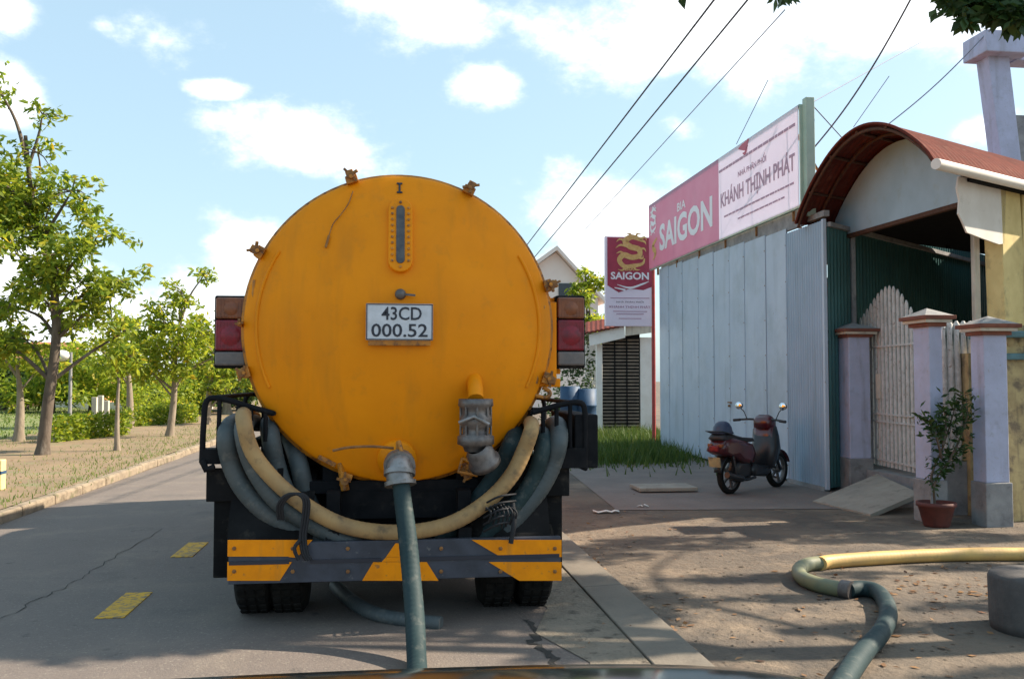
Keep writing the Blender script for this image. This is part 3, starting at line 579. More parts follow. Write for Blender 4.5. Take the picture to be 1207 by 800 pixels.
# centre outlet
po, no = on_dome(468, 540); q = no.to_track_quat('Z', 'Y').to_matrix()
mb = MB(); mb.lathe([(.001, -.05), (.12, -.05), (.125, .0), (.12, .045), (.08, .05), (.07, .08)], po, 'Z', 24, mtx=q); ol = mb.build('outlet_flange', 'tank', truck)
ax = [po + no * .05, W(471, 548, 5.62), W(471, 560, 5.57), W(472, 572, 5.55)]
mb = MB(); mb.tube(smooth_path(ax, 5), .078, 16)
for t in (0.35, .62, .98): 
    i = int(t * 15); P_ = smooth_path(ax, 5); mb.tube([P_[max(0, i - 1)], P_[min(15, i + 1)]], .094, 18)
mb.build('hose_coupling', 'silver', ol)
mb = MB(); mb.tube(smooth_path([W(464, 528, 5.68), W(440, 526, 5.66), (W(412, 527, 5.66)), W(392, 531, 5.66)], 4), .009, 6); mb.build('lever', 'rust', ol)
mb = MB(); mb.box(W(470, 527, 5.67), (.035, .08, .07)); mb.tube([W(470, 520, 5.64), W(474, 533, 5.6)], .014, 8); mb.build('latch', 'tank_old', ol, bevel=.005)
# orange stiffener fins below the door
for a, b, w in (((402, 545), (407, 578), .05), ((548, 545), (556, 562), .06), ((395, 548), (375, 538), .05)):
    mb = MB(); mb.bar(W(a[0], a[1], 5.95), W(b[0], b[1], 5.93), w, .03); mb.build('door_lug', 'tank_old', truck, bevel=.004)
mb = MB(); A = [W(545, 540, 5.9), W(540, 556, 5.86), W(562, 560, 5.84), W(563, 548, 5.86)]; mb.tube(A + [A[0]], .012, 6); mb.build('tow_eye', 'tank_old', truck)
# discharge valve on the right
vx = W(561, 480, 5.68).x; zz = lambda py: W(561, py, 5.68).z
mb = MB(); mb.tube(smooth_path([W(558, 440, 5.92), W(560, 455, 5.76), Vector((vx, 5.69, zz(470)))], 6), .048, 18); vp = mb.build('valve_pipe', 'tank', truck)
mb = MB(); pr = [(.001, 470), (.105, 470), (.108, 478), (.088, 481), (.085, 488), (.1, 492), (.1, 500), (.082, 504), (.08, 511), (.112, 514), (.113, 523), (.08, 526), (.068, 532)]
mb.lathe([(r, zz(py)) for r, py in pr], (vx, 5.69, 0), 'Z', 24); vv = mb.build('valve_body', 'dirty_metal', vp)
mb = MB()
for k in range(8):
    a = k * PI / 4; c = Vector((vx + .092 * math.cos(a), 5.69 + .092 * math.sin(a), 0)); mb.tube([c + Vector((0, 0, zz(516))), c + Vector((0, 0, zz(472)))], .008, 6)
mb.build('valve_bolts', 'dirty_metal', vp)
mb = MB(); q = Matrix.Rotation(R(-28), 3, 'Y') @ Matrix.Rotation(R(25), 3, 'X'); c = Vector((vx + .03, 5.66, zz(536)))
mb.lathe([(.06, .06), (.085, .03), (.085, -.03), (.1, -.04), (.1, -.075), (.07, -.078), (.066, -.02), (.001, .0)], c, 'Z', 22, mtx=q); mb.build('valve_mouth', 'dirty_metal', vp)
mb = MB(); mb.tube([Vector((vx - .11, 5.6, zz(497))), Vector((vx - .02, 5.58, zz(490))), Vector((vx + .07, 5.58, zz(499)))], .011, 6); mb.build('valve_lever', 'silver', vp)
# chassis and underbody
mb = MB()
for s in (-1, 1): mb.box((TX + s * .4, 8.6, .72), (.08, 5.6, .2))
for y in (6.0, 7.2, 8.6, 10): mb.box((TX, y, .72), (.74, .08, .17))
mb.build('chassis_frame', 'black', truck)
mb = MB()
for s in (-1, 1): 
    mb.box((TCX + s * .42, 8.1, .93), (.12, 4.2, .2))
    for y in (6.3, 7.4, 8.6, 9.8): mb.prism([(TCX + s * .35, y, .85), (TCX + s * .9, y, .85), (TCX + s * .9, y, 1.35), (TCX + s * .7, y, 1.1)], (0, .05, 0))
mb.build('tank_saddle', 'black', truck)
mb = MB(); mb.box((TX, 6.12, .62), (1.7, .05, .34)); mb.box((TX - .05, 6.02, .83), (1.1, .1, .08)); mb.build('rear_panel', 'black', truck, bevel=.005)
mb = MB(); mb.tube([(TX - .85, 6.3, .4), (TX + .85, 6.3, .4)], .07, 12); mb.sphere((TX, 6.3, .4), .19); mb.build('rear_axle', 'black', truck)
for (a, b, w, h, m_) in (((418, 607), (444, 608), .02, .03, 'plate'), ((505, 607), (520, 606), .02, .03, 'plate')):
    mb = MB(); mb.bar(W(a[0], a[1], 6.05), W(b[0], b[1], 6.05), h, w); mb.build('reflective_strip', m_, truck)
mb = MB(); mb.sphere(W(421, 588, 6.05), .014); mb.build('marker_lamp', 'plate', truck)
mb = MB(); mb.box((TX, 8.0, .42), (1.5, 1.6, .3)); mb.build('shade_box', 'black', truck, bevel=.01)  # added block that keeps the space under the truck dark
mb = MB(); mb.box((TX, 6.9, .42), (.7, .05, .5)); mb.build('rear_crossmember', 'black', truck)
# wheels
def wheel(x, y, r=.4, w=.215, out=-1, par=truck):
    n_ = MB(); n_.lathe([(r * .55, -w / 2), (r * .9, -w / 2), (r * .985, -w * .36), (r, -w * .2), (r, w * .2), (r * .985, w * .36), (r * .9, w / 2), (r * .55, w / 2)], (x, y, r), 'X', 36)
    for k in range(36):
        a = 2 * PI * k / 36
        for sx in (-.28, .0, .28): n_.box((x + sx * w, y + math.cos(a) * r * 1.003, r + math.sin(a) * r * 1.003), (w * .2, .035, .012), m=Matrix.Rotation(a + PI / 2, 3, 'X'))
    wh = n_.build('wheel', 'rubber', par)
    n_ = MB(); n_.lathe([(r * .56, -w * .42), (r * .5, -w * .3), (r * .45, w * .1), (r * .2, w * .15), (.001, w * .15)], (x, y, r), 'X', 24); n_.build('rim', 'darkgrey', wh); return wh
for px in (306, 345): wheel(W(px, 600, 6.3).x, 6.3)
for px in (582, 624): wheel(W(px, 600, 6.3).x, 6.3)
for s in (-1, 1): wheel(TX + s * .82, 10.9)
# mudguards
for s, x0 in ((-1, W(266, 600, 5.85).x), (1, W(650, 600, 5.85).x)):
    mb = MB(); yo = []
    mb.box((x0 + s * -.02, 5.98, .60), (.22, .03, .62)); mb.box((x0 - s * .1, 5.95, .86), (.46, .06, .2)); o = mb.build('mud_flap', 'darkgrey', truck, bevel=.006)
    mb = MB(); cs = [(6.3 + .52 * math.cos(a), .42 + .52 * math.sin(a)) for a in [PI * i / 12 for i in range(13)]]
    mb.add([(x0 - s * .02 + dx, y, z) for dx in (-s * .0, -s * .5) for y, z in cs], [(i, i + 1, 14 + i, 13 + i) for i in range(12)], True)
    mo = mb.build('mudguard', 'darkgrey', truck); sm_ = mo.modifiers.new('solid', 'SOLIDIFY'); sm_.thickness = .012
    mb = MB(); mb.box((x0 - s * .02, 7.9, .6), (.05, 2.3, .45)); mb.build('side_guard', 'darkgrey', truck, bevel=.006)
# bumper: two rails with diagonal hazard stripes, built as separate panels
Yb = 5.7
zt, zb = W(465, 636, Yb).z, W(465, 684, Yb).z; zg0, zg1 = W(465, 656.5, Yb).z, W(465, 661.5, Yb).z
xl, xr = W(268, 660, Yb).x, W(662, 660, Yb).x
mb = MB(); mb.box(((xl + xr) / 2, Yb + .03, (zt + zb) / 2), (xr - xl - .01, .05, zt - zb - .006)); bp = mb.build('bumper', 'bump_grey', truck, bevel=.004)
X = lambda px: W(px, 660, Yb).x
def stripe(poly):
    mb = MB(); mb.prism([(X(px), Yb, W(px, py, Yb).z) for px, py in poly], (0, .0045, 0)); mb.build('hazard_stripe', 'yellow', bp)
stripe([(268, 636), (368, 636), (350, 657), (340, 656), (340, 655.5), (268, 655.5)])
stripe([(268, 662), (344, 662), (330, 684), (268, 684)])
stripe([(466, 640), (474, 640), (483, 656), (455, 656)])
stripe([(440, 662), (503, 662), (517, 684), (427, 684)])
stripe([(556, 636), (662, 636), (662, 656), (590, 656)])
stripe([(576, 662), (662, 662), (662, 684), (612, 684)])
stripe([(455, 656.3), (483, 656.3), (487, 661.6), (450, 661.6)])
mb = MB()
for a, b in ((270, 341), (366, 449), (488, 660)): mb.box((X((a + b) / 2), Yb + .003, (zg0 + zg1) / 2), (X(b) - X(a), .012, zg0 - zg1 - .004))
mb.build('bumper_slot', 'ink', bp)
for px in (276, 345, 410, 520, 590, 654):
    for py in (646, 673):
        mb = MB(); p = W(px, py, Yb); mb.lathe([(.013, 0), (.012, -.008), (.001, -.011)], (p.x, Yb, p.z), 'Y', 6, smooth=False); mb.build('bolt', 'rust', bp)
for s in (-1, 1): mb = MB(); mb.box((TX + s * .4, 5.95, .5), (.08, .4, .2)); mb.build('bumper_arm', 'black', bp)
# hose racks
def rack(pix_rear, posts, base, sgn):
    mb = MB(); dy = 1.6
    P_ = smooth_path([W(a, b, 5.9) for a, b in pix_rear], 4); mb.tube(P_, .018, 8)
    mb.tube([p + Vector((0, dy, 0)) for p in P_], .018, 8)
    for i in (0, len(P_) // 2, -1): mb.tube([P_[i], P_[i] + Vector((0, dy, 0))], .016, 8)
    for (a, b) in posts: mb.tube([W(a[0], a[1], 5.9), W(b[0], b[1], 5.9)], .014, 8)
    (x0, y0), (x1, y1) = base; a = W(x0, y0, 5.9); b = W(x1, y1, 5.9)
    mb.box(((a.x + b.x) / 2, 5.95, (a.z + b.z) / 2), (abs(b.x - a.x), .14, abs(a.z - b.z))); mb.box(((a.x + b.x) / 2, 6.75, (a.z + b.z) / 2), (.06, 1.7, .06))
    mb.tube([W(x0 + 2, y1 - 3, 5.88), W(x0 + 6, y1 + 7, 5.86), W(x0 + 16, y1 + 4, 5.86)], .022, 8)
    mb.build('hose_rack', 'black', truck)
rack([(238, 545), (240, 500), (244, 472), (262, 470), (290, 478), (322, 487)], [((259, 471), (257, 530)), ((281, 477), (279, 530)), ((296, 480), (295, 530)), ((313, 485), (313, 520))], ((237, 529), (300, 546)), -1)
rack([(628, 486), (660, 477), (682, 474), (689, 482), (690, 512), (690, 552)], [((640, 482), (640, 530)), ((656, 478), (656, 530)), ((672, 476), (672, 545))], ((640, 528), (690, 551)), 1)
mb = MB(); a, b = W(664, 486, 6.3), W(690, 545, 6.3); mb.box(((a.x + b.x) / 2, 6.35, (a.z + b.z) / 2), (b.x - a.x, .9, a.z - b.z)); mb.build('battery_box', 'black', truck, bevel=.01)
# cab, ahead of the tank
mb = MB(); cw = .98
prof = [(10.3, .55), (10.3, 2.55), (10.5, 2.65), (11.9, 2.6), (12.2, 1.6), (12.25, .55)]
mb.prism([(TX - cw, y, z) for y, z in prof], (2 * cw, 0, 0)); cb = mb.build('cab', 'tank', truck, bevel=.05)
mb = MB(); mb.box((TX, 10.29, 1.95), (1.3, .02, .45)); mb.build('cab_window', 'window', cb)
for s in (-1, 1):
    mb = MB(); mb.box((TX + s * (cw + .004), 11.5, 1.75), (.012, .8, .5)); mb.build('cab_window', 'window', cb)
    mb = MB(); mb.bar((TX + s * (cw), 12.1, 1.95), (TX + s * (cw + .16), 12.15, 1.95), .02); mb.box((TX + s * (cw + .17), 12.13, 1.75), (.15, .05, .34)); mb.build('wing_mirror', 'black', cb, bevel=.015)

# ------------------------------------------------------------------ hoses on the truck
def hose(name, pts, r, m, label, group=None, n=14, wrinkle=True):
    mb = MB(); Q = smooth_path(pts, 9); P_ = [Q[0]]; acc = 0.0; D = [0.0]; st = .0085
    for a, b in zip(Q[:-1], Q[1:]):
        l = (b - a).length; k = max(1, int(l / st))
        for i in range(1, k + 1): P_.append(a.lerp(b, i / k)); D.append(acc + l * i / k)
        acc += l
    for _ in range(12): P_ = [P_[0]] + [(P_[i - 1] + P_[i] * 2 + P_[i + 1]) / 4 for i in range(1, len(P_) - 1)] + [P_[-1]]
    ph = random.uniform(0, 6)
    mb.tube(P_, [r * (1 + .013 * (.35 if 'ground' in name else 1) * math.sin(d * 2 * PI / .034) + .018 * math.sin(d * 5.1 + ph) + .012 * math.sin(d * 13 + ph * 2)) for d in D], n)
    return tag(mb.build(name, m, None), label, 'hose', group)
def hp(lst, Y): return [W(a, b, Y + (c[0] if c else 0)) for a, b, *c in lst]
hose('suction_hose', hp([(292, 500, 1.6), (279, 497, .5), (268, 510), (272, 545), (290, 580), (325, 612), (370, 632), (420, 648)], 5.87), .059, 'hose_grey', 'grey green hose hung lowest at the left end of the tanker, outermost of the bundle')
hose('suction_hose', hp([(305, 500, 1.6), (295, 497, .5), (287, 506), (298, 548), (325, 588), (365, 616), (410, 638), (455, 652)], 5.80), .056, 'hose_grey', 'grey green hose hung just inside the outermost left one, under the beige hose')
hose('suction_hose', hp([(316, 500, 1.6), (318, 498, .5), (318, 508), (326, 550), (340, 585), (372, 612)], 5.98), .06, 'hose_grey', 'short grey green hose hanging behind the beige hose at the left rack')
hose('suction_hose', hp([(330, 500, 1.3), (342, 515, .3), (352, 545), (360, 580), (372, 612)], 6.02), .06, 'hose_grey', 'dusty grey hose running down between tank and beige hose on the left')
hose('beige_hose', hp([(300, 492, 1.6), (290, 488, .5), (287, 494), (296, 530), (320, 562), (352, 590), (395, 615), (440, 626), (490, 626), (535, 615), (575, 590), (603, 560), (618, 530), (627, 503), (622, 498, .5), (610, 498, 1.6)], 5.74), .048, 'hose_beige', 'beige hose slung in a wide U beneath the orange tank')
hose('suction_hose', hp([(600, 512, 1.6), (608, 506, .4), (604, 520), (590, 550), (570, 580), (545, 610), (520, 640)], 5.9), .056, 'hose_green', 'dark green hose hung left of the beige hose on the right rack')
hose('suction_hose', hp([(628, 515, 1.6), (640, 512, .4), (641, 524), (630, 560), (610, 592), (580, 622), (560, 645)], 5.84), .054, 'hose_green', 'dark green hose hung just right of the beige hose')
hose('suction_hose', hp([(640, 508, 1.6), (655, 500, .4), (659, 516), (652, 545), (637, 575), (612, 605), (590, 635)], 5.86), .06, 'hose_grey', 'pale grey green hose hung outermost on the right rack')
g1 = G(493, 795)
hose('suction_hose', [W(472, 562, 5.56), W(475, 590, 5.5), W(480, 630, 5.42), W(485, 680, 5.3), W(489, 730, 5.12), W(491, 775, 4.9), W(492, 805, 4.65), Vector((.1, 4.25, .08)), Vector((.05, 3.6, .075)), Vector((-.1, 2.6, .08))], .0535, 'hose_green', 'dark green hose connected to the tank outlet, hanging over the bumper to the road')
mb = MB(); mb.tube(smooth_path([W(478, 568, 5.58), W(472, 566, 5.53), W(472, 572, 5.52)], 3), .01, 6)
P_ = smooth_path([G(395, 690, .06), G(415, 708, .06), G(440, 722, .06), G(475, 730, .05), G(520, 735, .04)], 6)
hose('pipe_under_truck', P_, .045, 'hose_grey', 'grey hose lying on the road beneath the middle of the bumper')
# strap on the left, netted rope on the right
def ring(c, r, tilt, Y, squash=1.0, n=24):
    return [W(c[0] + r * math.cos(a) * squash * math.cos(tilt) - r * math.sin(a) * math.sin(tilt), c[1] + r * math.cos(a) * squash * math.sin(tilt) + r * math.sin(a) * math.cos(tilt), Y + .085 * math.cos(a * 2)) for a in [2 * PI * i / n for i in range(n + 1)]]
mb = MB()
for k in range(3): mb.tube(smooth_path([W(a + k * 3, b, Y) for a, b, Y in ((328, 612, 5.72), (327, 596, 5.68), (336, 584, 5.65), (350, 582, 5.64), (358, 590, 5.64), (357, 610, 5.66), (354, 632, 5.67), (356, 650, 5.66), (361, 660, 5.66))], 4), .009, 6)
mb.tube(smooth_path([W(354, 636, 5.66), W(347, 646, 5.65), (W(352, 660, 5.65))], 3), .012, 6)
mb.build('rope_strap', 'rope'); o = bpy.data.objects['rope_strap']; tag(o, 'black rope tied round the hoses at the left, hanging over the bumper', 'rope')
mb = MB()
for k in range(7):
    a0 = 573 + k * 5; mb.tube(smooth_path([W(a0, 592 + abs(k - 3) * 2, 5.68), W(a0 + 6, 604, 5.64), W(a0 + 3, 622 - abs(k - 3) * 2, 5.68)], 4), .007, 5)
for k in range(5):
    b0 = 586 + k * 8; mb.tube(smooth_path([W(570, b0 + 8, 5.72), W(588, b0 - 1, 5.63), W(608, b0 - 4, 5.7)], 4), .007, 5)
mb.tube(smooth_path([W(604, 592, 5.7), W(606, 615, 5.66), W(602, 640, 5.66)], 4), .016, 6)
tag(mb.build('rope_net', 'rope'), 'black rope netting wound round the hoses at the right', 'rope')

# ------------------------------------------------------------------ ground hoses
def ghose(name, pix, r, m, label):
    return hose(name, [G(a, b, r * .95) for a, b in pix], r, m, label)
ghose('ground_hose', [(1330, 654), (1240, 653), (1150, 653), (1080, 655), (1010, 659), (975, 662), (967, 664)], .055, 'hose_yellow', 'yellow hose lying straight across the dirt to the right')
ghose('ground_hose', [(969, 663), (952, 665), (942, 671), (945, 680), (962, 688), (985, 693), (998, 695)], .054, 'hose_olive', 'olive hose bend joining the yellow and the green hose')
ghose('ground_hose', [(1000, 695), (1016, 693), (1034, 697), (1045, 712), (1046, 730), (1036, 748), (1018, 768), (1002, 790), (980, 830), (960, 880)], .055, 'hose_green', 'green hose curling toward the camera on the dirt yard')
mb = MB(); mb.tube([G(992, 694, .052), G(1004, 696, .052)], .066, 14); tag(mb.build('hose_clamp', 'dirty_metal'), 'metal clamp joining the olive and green ground hoses', 'clamp')

# ------------------------------------------------------------------ shed with blue sheet walls
def corr(mb, a, b, z0, z1, pitch=.09, depth=.02, slope=None, th=0.0):
    a = Vector((a[0], a[1], 0)); b = Vector((b[0], b[1], 0)); d = b - a; l = d.length; d.normalize(); nrm = Vector((d.y, -d.x, 0))
    n = max(2, int(l / pitch * 4)); vs = []
    for i in range(n + 1):
        p = a + d * (l * i / n) + nrm * (depth * (1 if i % 4 in (1, 2) else 0))
        zt_ = z1 if not hasattr(z1, '__len__') else z1[0] + (z1[1] - z1[0]) * i / n
        vs += [(p.x, p.y, z0), (p.x, p.y, zt_)]
    mb.add(vs, [(2 * i, 2 * i + 2, 2 * i + 3, 2 * i + 1) for i in range(n)])
SX = 5.85
c0 = WX(975, 580, SX); SY0 = c0.y; SY1 = WX(779, 530, SX).y
shed = thing('sheet_metal_shed', (SX + 2, (SY0 + SY1) / 2, 0), 'pale blue sheet metal shed with a sign board along its front, right of the tanker', 'building')
yb = [WX(p, 500, SX).y for p in (975, 930)]
# corrugated bay nearest, split into two sheets
ym = (yb[0] + yb[1]) / 2
for a, b, k in ((yb[0], ym, 0), (ym, yb[1], 1)):
    mb = MB(); corr(mb, (SX - .004 * k, a - .02 * k), (SX - .004 * k, b), .04, 3.68, .075, -.018); o = mb.build('corrugated_sheet', 'shed_corr', shed, fix=False)
edges = [930, 905, 880, 862, 843, 825, 806, 790, 779]
for a, b in zip(edges[:-1], edges[1:]):
    y0, y1 = WX(a, 500, SX).y, WX(b, 500, SX).y; mb = MB(); zt0 = 3.72 + (y0 - SY0) * .03
    off = random.uniform(-.003, .003)
    mb.box((SX + off, (y0 + y1) / 2, zt0 / 2 + .02), (.025, y1 - y0 - .01, zt0 - .04)); w = mb.build('wall_panel', 'shed', shed, bevel=.004)
    mb = MB(); mb.box((SX - .016 + off, y0 + .006, zt0 / 2 + .02), (.008, .045, zt0 - .06)); mb.build('cover_strip', 'shed', w)
    for q_ in range(7):
        mb = MB(); mb.lathe([(.011, 0), (.009, -.006), (.001, -.007)], (SX - .02 + off, y0 + .006, .25 + q_ * (zt0 - .5) / 6), 'X', 6, smooth=False); mb.build('screw', 'rust', w)
mb = MB(); yh = WX(862, 480, SX).y; mb.box((SX - .03, yh, WX(860, 474, SX).z), (.03, .14, .02)); mb.sphere((SX - .04, yh, WX(860, 478, SX).z), .022, 8); mb.build('door_bolt', 'rust', shed)
mb = MB(); mb.box((SX - .01, (SY0 + yb[1]) / 2, .03), (.06, yb[1] - SY0, .06)); mb.box((SX + .05, (SY0 + SY1) / 2, 3.78), (.08, SY1 - SY0, .08)); mb.build('wall_rail', 'plinth', shed)
mb = MB(); mb.box((SX + .03, (SY0 + SY1) / 2 + .3, 3.86), (.05, SY1 - SY0 - .8, .28)); mb.build('gap_shade_board', 'plinth', shed)  # grey plank added for the shaded gap between wall and sign
mb = MB(); mb.box((SX - .01, SY0 - .03, 1.86), (.05, .06, 3.66)); mb.build('corner_post', 'shed', shed, bevel=.004)
E = Vector((12.2, 16.9, 0)); d_ = (E - Vector((SX + .05, SY0, 0))); k_ = 7
for k in range(k_):
    a = Vector((SX + .05, SY0, 0)) + d_ * (k / k_); b = Vector((SX + .05, SY0, 0)) + d_ * ((k + 1) / k_); mb = MB(); corr(mb, a, b, .05, 3.6 if k < 2 else 3.8, .1, .02); mb.build('side_sheet', 'green_sheet', shed, fix=False)
mb = MB(); q = Vector((SX + .05, SY0 - .05, 3.62)); mb.bar(q, q + d_, .06, .06); pp = W(1004, 300, 12.6); mb.build('side_rail', 'plinth', shed)
mb = MB(); p = Vector((SX + .05, SY0, 0)) + d_ * .09; mb.box((p.x, p.y - .06, 1.8), (.06, .05, 3.6)); mb.build('side_post', 'plinth', shed)
mb = MB(); mb.add([(SX + .15, SY0 + .12, 3.62), (E.x, E.y, 3.62), (11.5, SY1 + 1, 4.3), (SX, SY1, 3.86)], [(0, 1, 2, 3)]); ro = mb.build('roof', 'rustroof', shed); s_ = ro.modifiers.new('s', 'SOLIDIFY'); s_.thickness = .05
mb = MB(); mb.box((8.5, SY1, 1.9), (5.3, .03, 3.8)); mb.box((9.9, 17.8, 1.9), (.03, 5.2, 3.8)); mb.build('back_wall', 'shed', shed)

# sign board along the shed
sa, sb = WX(945, 200, SX - .05).y, WX(767, 280, SX - .05).y
zs0, zs1 = 3.98, 5.42; sx = SX - .1
sign = thing('shed_sign', (sx, (sa + sb) / 2, zs0), 'long faded and glare-paled red and white shop sign mounted above the blue shed wall', 'sign')
mb = MB()
for z_ in (zs0, zs1): mb.box((sx + .05, (sa + sb) / 2, z_), (.05, sb - sa, .04))
for k in range(2): mb.box((sx + .05, sa + (sb - sa) * k, (zs0 + zs1) / 2), (.05, .04, zs1 - zs0))
mb.build('sign_frame', 'greenpost', sign)
ysp = WX(847, 260, sx).y
mb = MB(); mb.box((sx + .008, (sa + ysp) / 2, (zs0 + zs1) / 2), (.006, ysp - sa - .01, zs1 - zs0)); pr_ = mb.build('sign_panel', 'signwhite', sign, label='white right panel of the sign')
mb = MB(); mb.box((sx + .008, (ysp + sb) / 2, (zs0 + zs1) / 2), (.006, sb - ysp - .01, zs1 - zs0)); pl_ = mb.build('sign_panel', 'signpink', sign, label='faded and glare-paled red left panel of the sign')
def sf(py_frac, y): return frame((sx, y, zs0 + (zs1 - zs0) * py_frac), (0, -1, 0), (0, 0, 1))   # text reads toward -Y when seen from the road
hs_ = zs1 - zs0; lr = ysp - sa; ll = sb - ysp
text_mesh('KHÁNH THỊNH PHÁT', 'sign_text', 'print_plum', lr * .93, hs_ * .27, sf(.46, (sa + ysp) / 2), pr_, bold=.02)
text_mesh('NHÀ PHÂN PHỐI', 'sign_text', 'print_plum', lr * .36, hs_ * .1, sf(.68, (sa + ysp) / 2 + .1), pr_, bold=.015)
text_mesh('SAIGON', 'sign_text', 'print_white', ll * .74, hs_ * .4, sf(.4, ysp + ll * .44), pl_, bold=.03)
text_mesh('BIA', 'sign_text', 'print_white', ll * .12, hs_ * .12, sf(.7, ysp + ll * .47), pl_, bold=.02)
mb = MB()
for fr, a, b, w in ((.83, .03, .97, .03), (.25, .05, .9, .02), (.15, .15, .7, .018)):
    y = sa + lr * a
    while y < sa + lr * b:
        l = random.uniform(.05, .2); mb.box((sx, y + l / 2, zs0 + hs_ * fr), (.006, l, hs_ * w)); y += l + .03
mb.build('small_print_line', 'print_plum', pr_, kind='stuff')
mb = MB(); fz = sf(.93, (sa + ysp) / 2 + .35); ribbon(mb, [(-.3, .04), (-.15, .03), (0.02, .02), (.14, .1)], [.02, .1, .16, .03], fz); ribbon(mb, [(-.12, -.08), (0, -.1), (.1, 0)], [.01, .08, .02], fz); mb.build('swoosh', 'print_red', pr_)
def dragon(mtx, s, parent, mname='gold'):
    mb = MB(); th = .003
    S = lambda pts: [(x * s, y * s) for x, y in pts]
    ribbon(mb, S([(.28, .36), (.05, .42), (-.12, .3), (.02, .16), (.24, .1), (.26, -.06), (.06, -.12), (-.16, -.06), (-.28, -.2), (-.14, -.36), (.1, -.34), (.34, -.28), (.4, -.14)]), [s * .1, s * .16, s * .15, s * .13, s * .15, s * .12, s * .1, s * .03], mtx, th)
    for a, b, c in (((.28, .36), (.4, .42), (.46, .34)), ((.28, .34), (.4, .3), (.44, .22)), ((.05, .44), (.0, .5), (-.1, .48)), ((-.1, .3), (-.26, .36), (-.36, .28)), ((-.1, .18), (-.26, .2), (-.38, .12)), ((.26, .1), (.38, .12), (.44, .04)), ((-.1, -.08), (-.24, .02), (-.36, -.02)), ((-.1, -.36), (-.2, -.46), (-.32, -.44)), ((.1, -.34), (.16, -.44), (.28, -.44)), ((.18, .38), (.2, .5), (.32, .5)), ((.2, -.1), (.34, -.14), (.36, -.06))):
        ribbon(mb, S([a, b, c]), [s * .07, s * .05, s * .01], mtx, th + .001)
    return mb.build('dragon_emblem', mname, parent)
dragon(sf(.72, sb - ll * .08), .62, pl_, 'print_white'); 
mb = MB(); fz = sf(.26, sb - ll * .1); ribbon(mb, [(.2, .24), (-.12, .1), (.1, -.06), (-.1, -.2)], [.05, .13, .14, .03], fz); mb.build('emblem_tail', 'gold', pl_)
mb = MB(); ye = sa - .09; mb.box((sx + .13, ye + .02, 4.66), (.13, .13, 1.7)); mb.build('sign_post', 'greenpost', sign, bevel=.01)
mb = MB()
for t in np.linspace(.05, .95, 6): y = sa + (sb - sa) * t; mb.bar((sx + .1, y, zs0 - .16), (sx + .1, y, zs0), .04); mb.bar((sx + .1, y, zs1 - .2), (sx + .9, y, zs0 - .1), .03)
mb.build('sign_brace', 'rust', sign)

# ------------------------------------------------------------------ vaulted carport roof beside the shed
AX = Vector((.88, .47, 0)).normalized()
Nf = W(1103, 193, 9.3); Ff = W(938, 264, 12.45)
car = thing('carport', (7, 11.5, 0), 'carport with a curved rusty corrugated roof and pale blue gable, behind the gate', 'building')
def arc(t, off=0.0, dz=0.0):
    b = Nf.lerp(Ff, t); h = math.sin(PI * t) ** .8; return Vector((b.x, b.y, b.z + .86 * h + dz)) + AX * off
NA = 48
def vault(o0, o1, wave=True):
    mb = MB(); n = max(2, int((o1 - o0) / .1 * 2)); vs = []
    for k in range(n + 1):
        for i in range(NA + 1): vs.append(arc(i / NA, o0 + (o1 - o0) * k / n, .012 if k % 2 else 0))
    mb.add(vs, [(k * (NA + 1) + i, k * (NA + 1) + i + 1, (k + 1) * (NA + 1) + i + 1, (k + 1) * (NA + 1) + i) for k in range(n) for i in range(NA)], False)
    o = mb.build('roof_sheet', 'rustroof', car); s_ = o.modifiers.new('s', 'SOLIDIFY'); s_.thickness = .006; return o
for a in np.arange(0, 5.6, .8): vault(a, a + .82)
mb = MB()
for o_ in (.05, .45, .9): mb.tube([arc(i / 20, o_, -.05) for i in range(21)], .022, 6)
for t in (.12, .3, .5, .7, .88): mb.tube([arc(t, 0.02, -.03), arc(t, 5.5, -.03)], .02, 6)
mb.build('roof_purlin', 'rustdark', car)
# edge trim
mb = MB(); mb.tube([arc(i / 30, -.01, .005) for i in range(31)], .018, 6); mb.build('roof_edge', 'rustroof', car)
# gable wall set back
mb = MB(); pts = [arc(1 - i / 24, .8, -.06) for i in range(1, 23)]; a, b = arc(.98, .8), arc(.07, .8); zb_ = 3.56
mb.prism([Vector((a.x, a.y, zb_))] + pts + [Vector((b.x, b.y, zb_))], AX * .06); mb.build('gable_wall', 'gable', car)
mb = MB(); mb.bar(Vector((a.x, a.y, zb_ - .03)) + AX * .03, Vector((b.x, b.y, zb_ - .03)) + AX * .03, .07, .05); mb.build('gable_beam', 'rustdark', car)
# inner wall and ceiling behind, coloured black for the shade inside
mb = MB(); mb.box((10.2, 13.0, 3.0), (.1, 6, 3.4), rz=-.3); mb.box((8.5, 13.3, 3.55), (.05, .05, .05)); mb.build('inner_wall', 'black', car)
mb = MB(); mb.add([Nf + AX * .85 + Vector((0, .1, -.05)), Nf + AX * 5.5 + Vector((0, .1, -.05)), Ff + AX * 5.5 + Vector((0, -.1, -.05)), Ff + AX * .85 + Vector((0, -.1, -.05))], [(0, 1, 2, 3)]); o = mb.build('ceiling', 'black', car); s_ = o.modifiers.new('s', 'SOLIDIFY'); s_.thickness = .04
# gutter pipe on the near eave
mb = MB(); gp = Nf + Vector((0, -.05, -.02)); mb.tube([gp - AX * .05, gp + AX * 5.4], .06, 14); mb.build('eave_gutter', 'white', car)
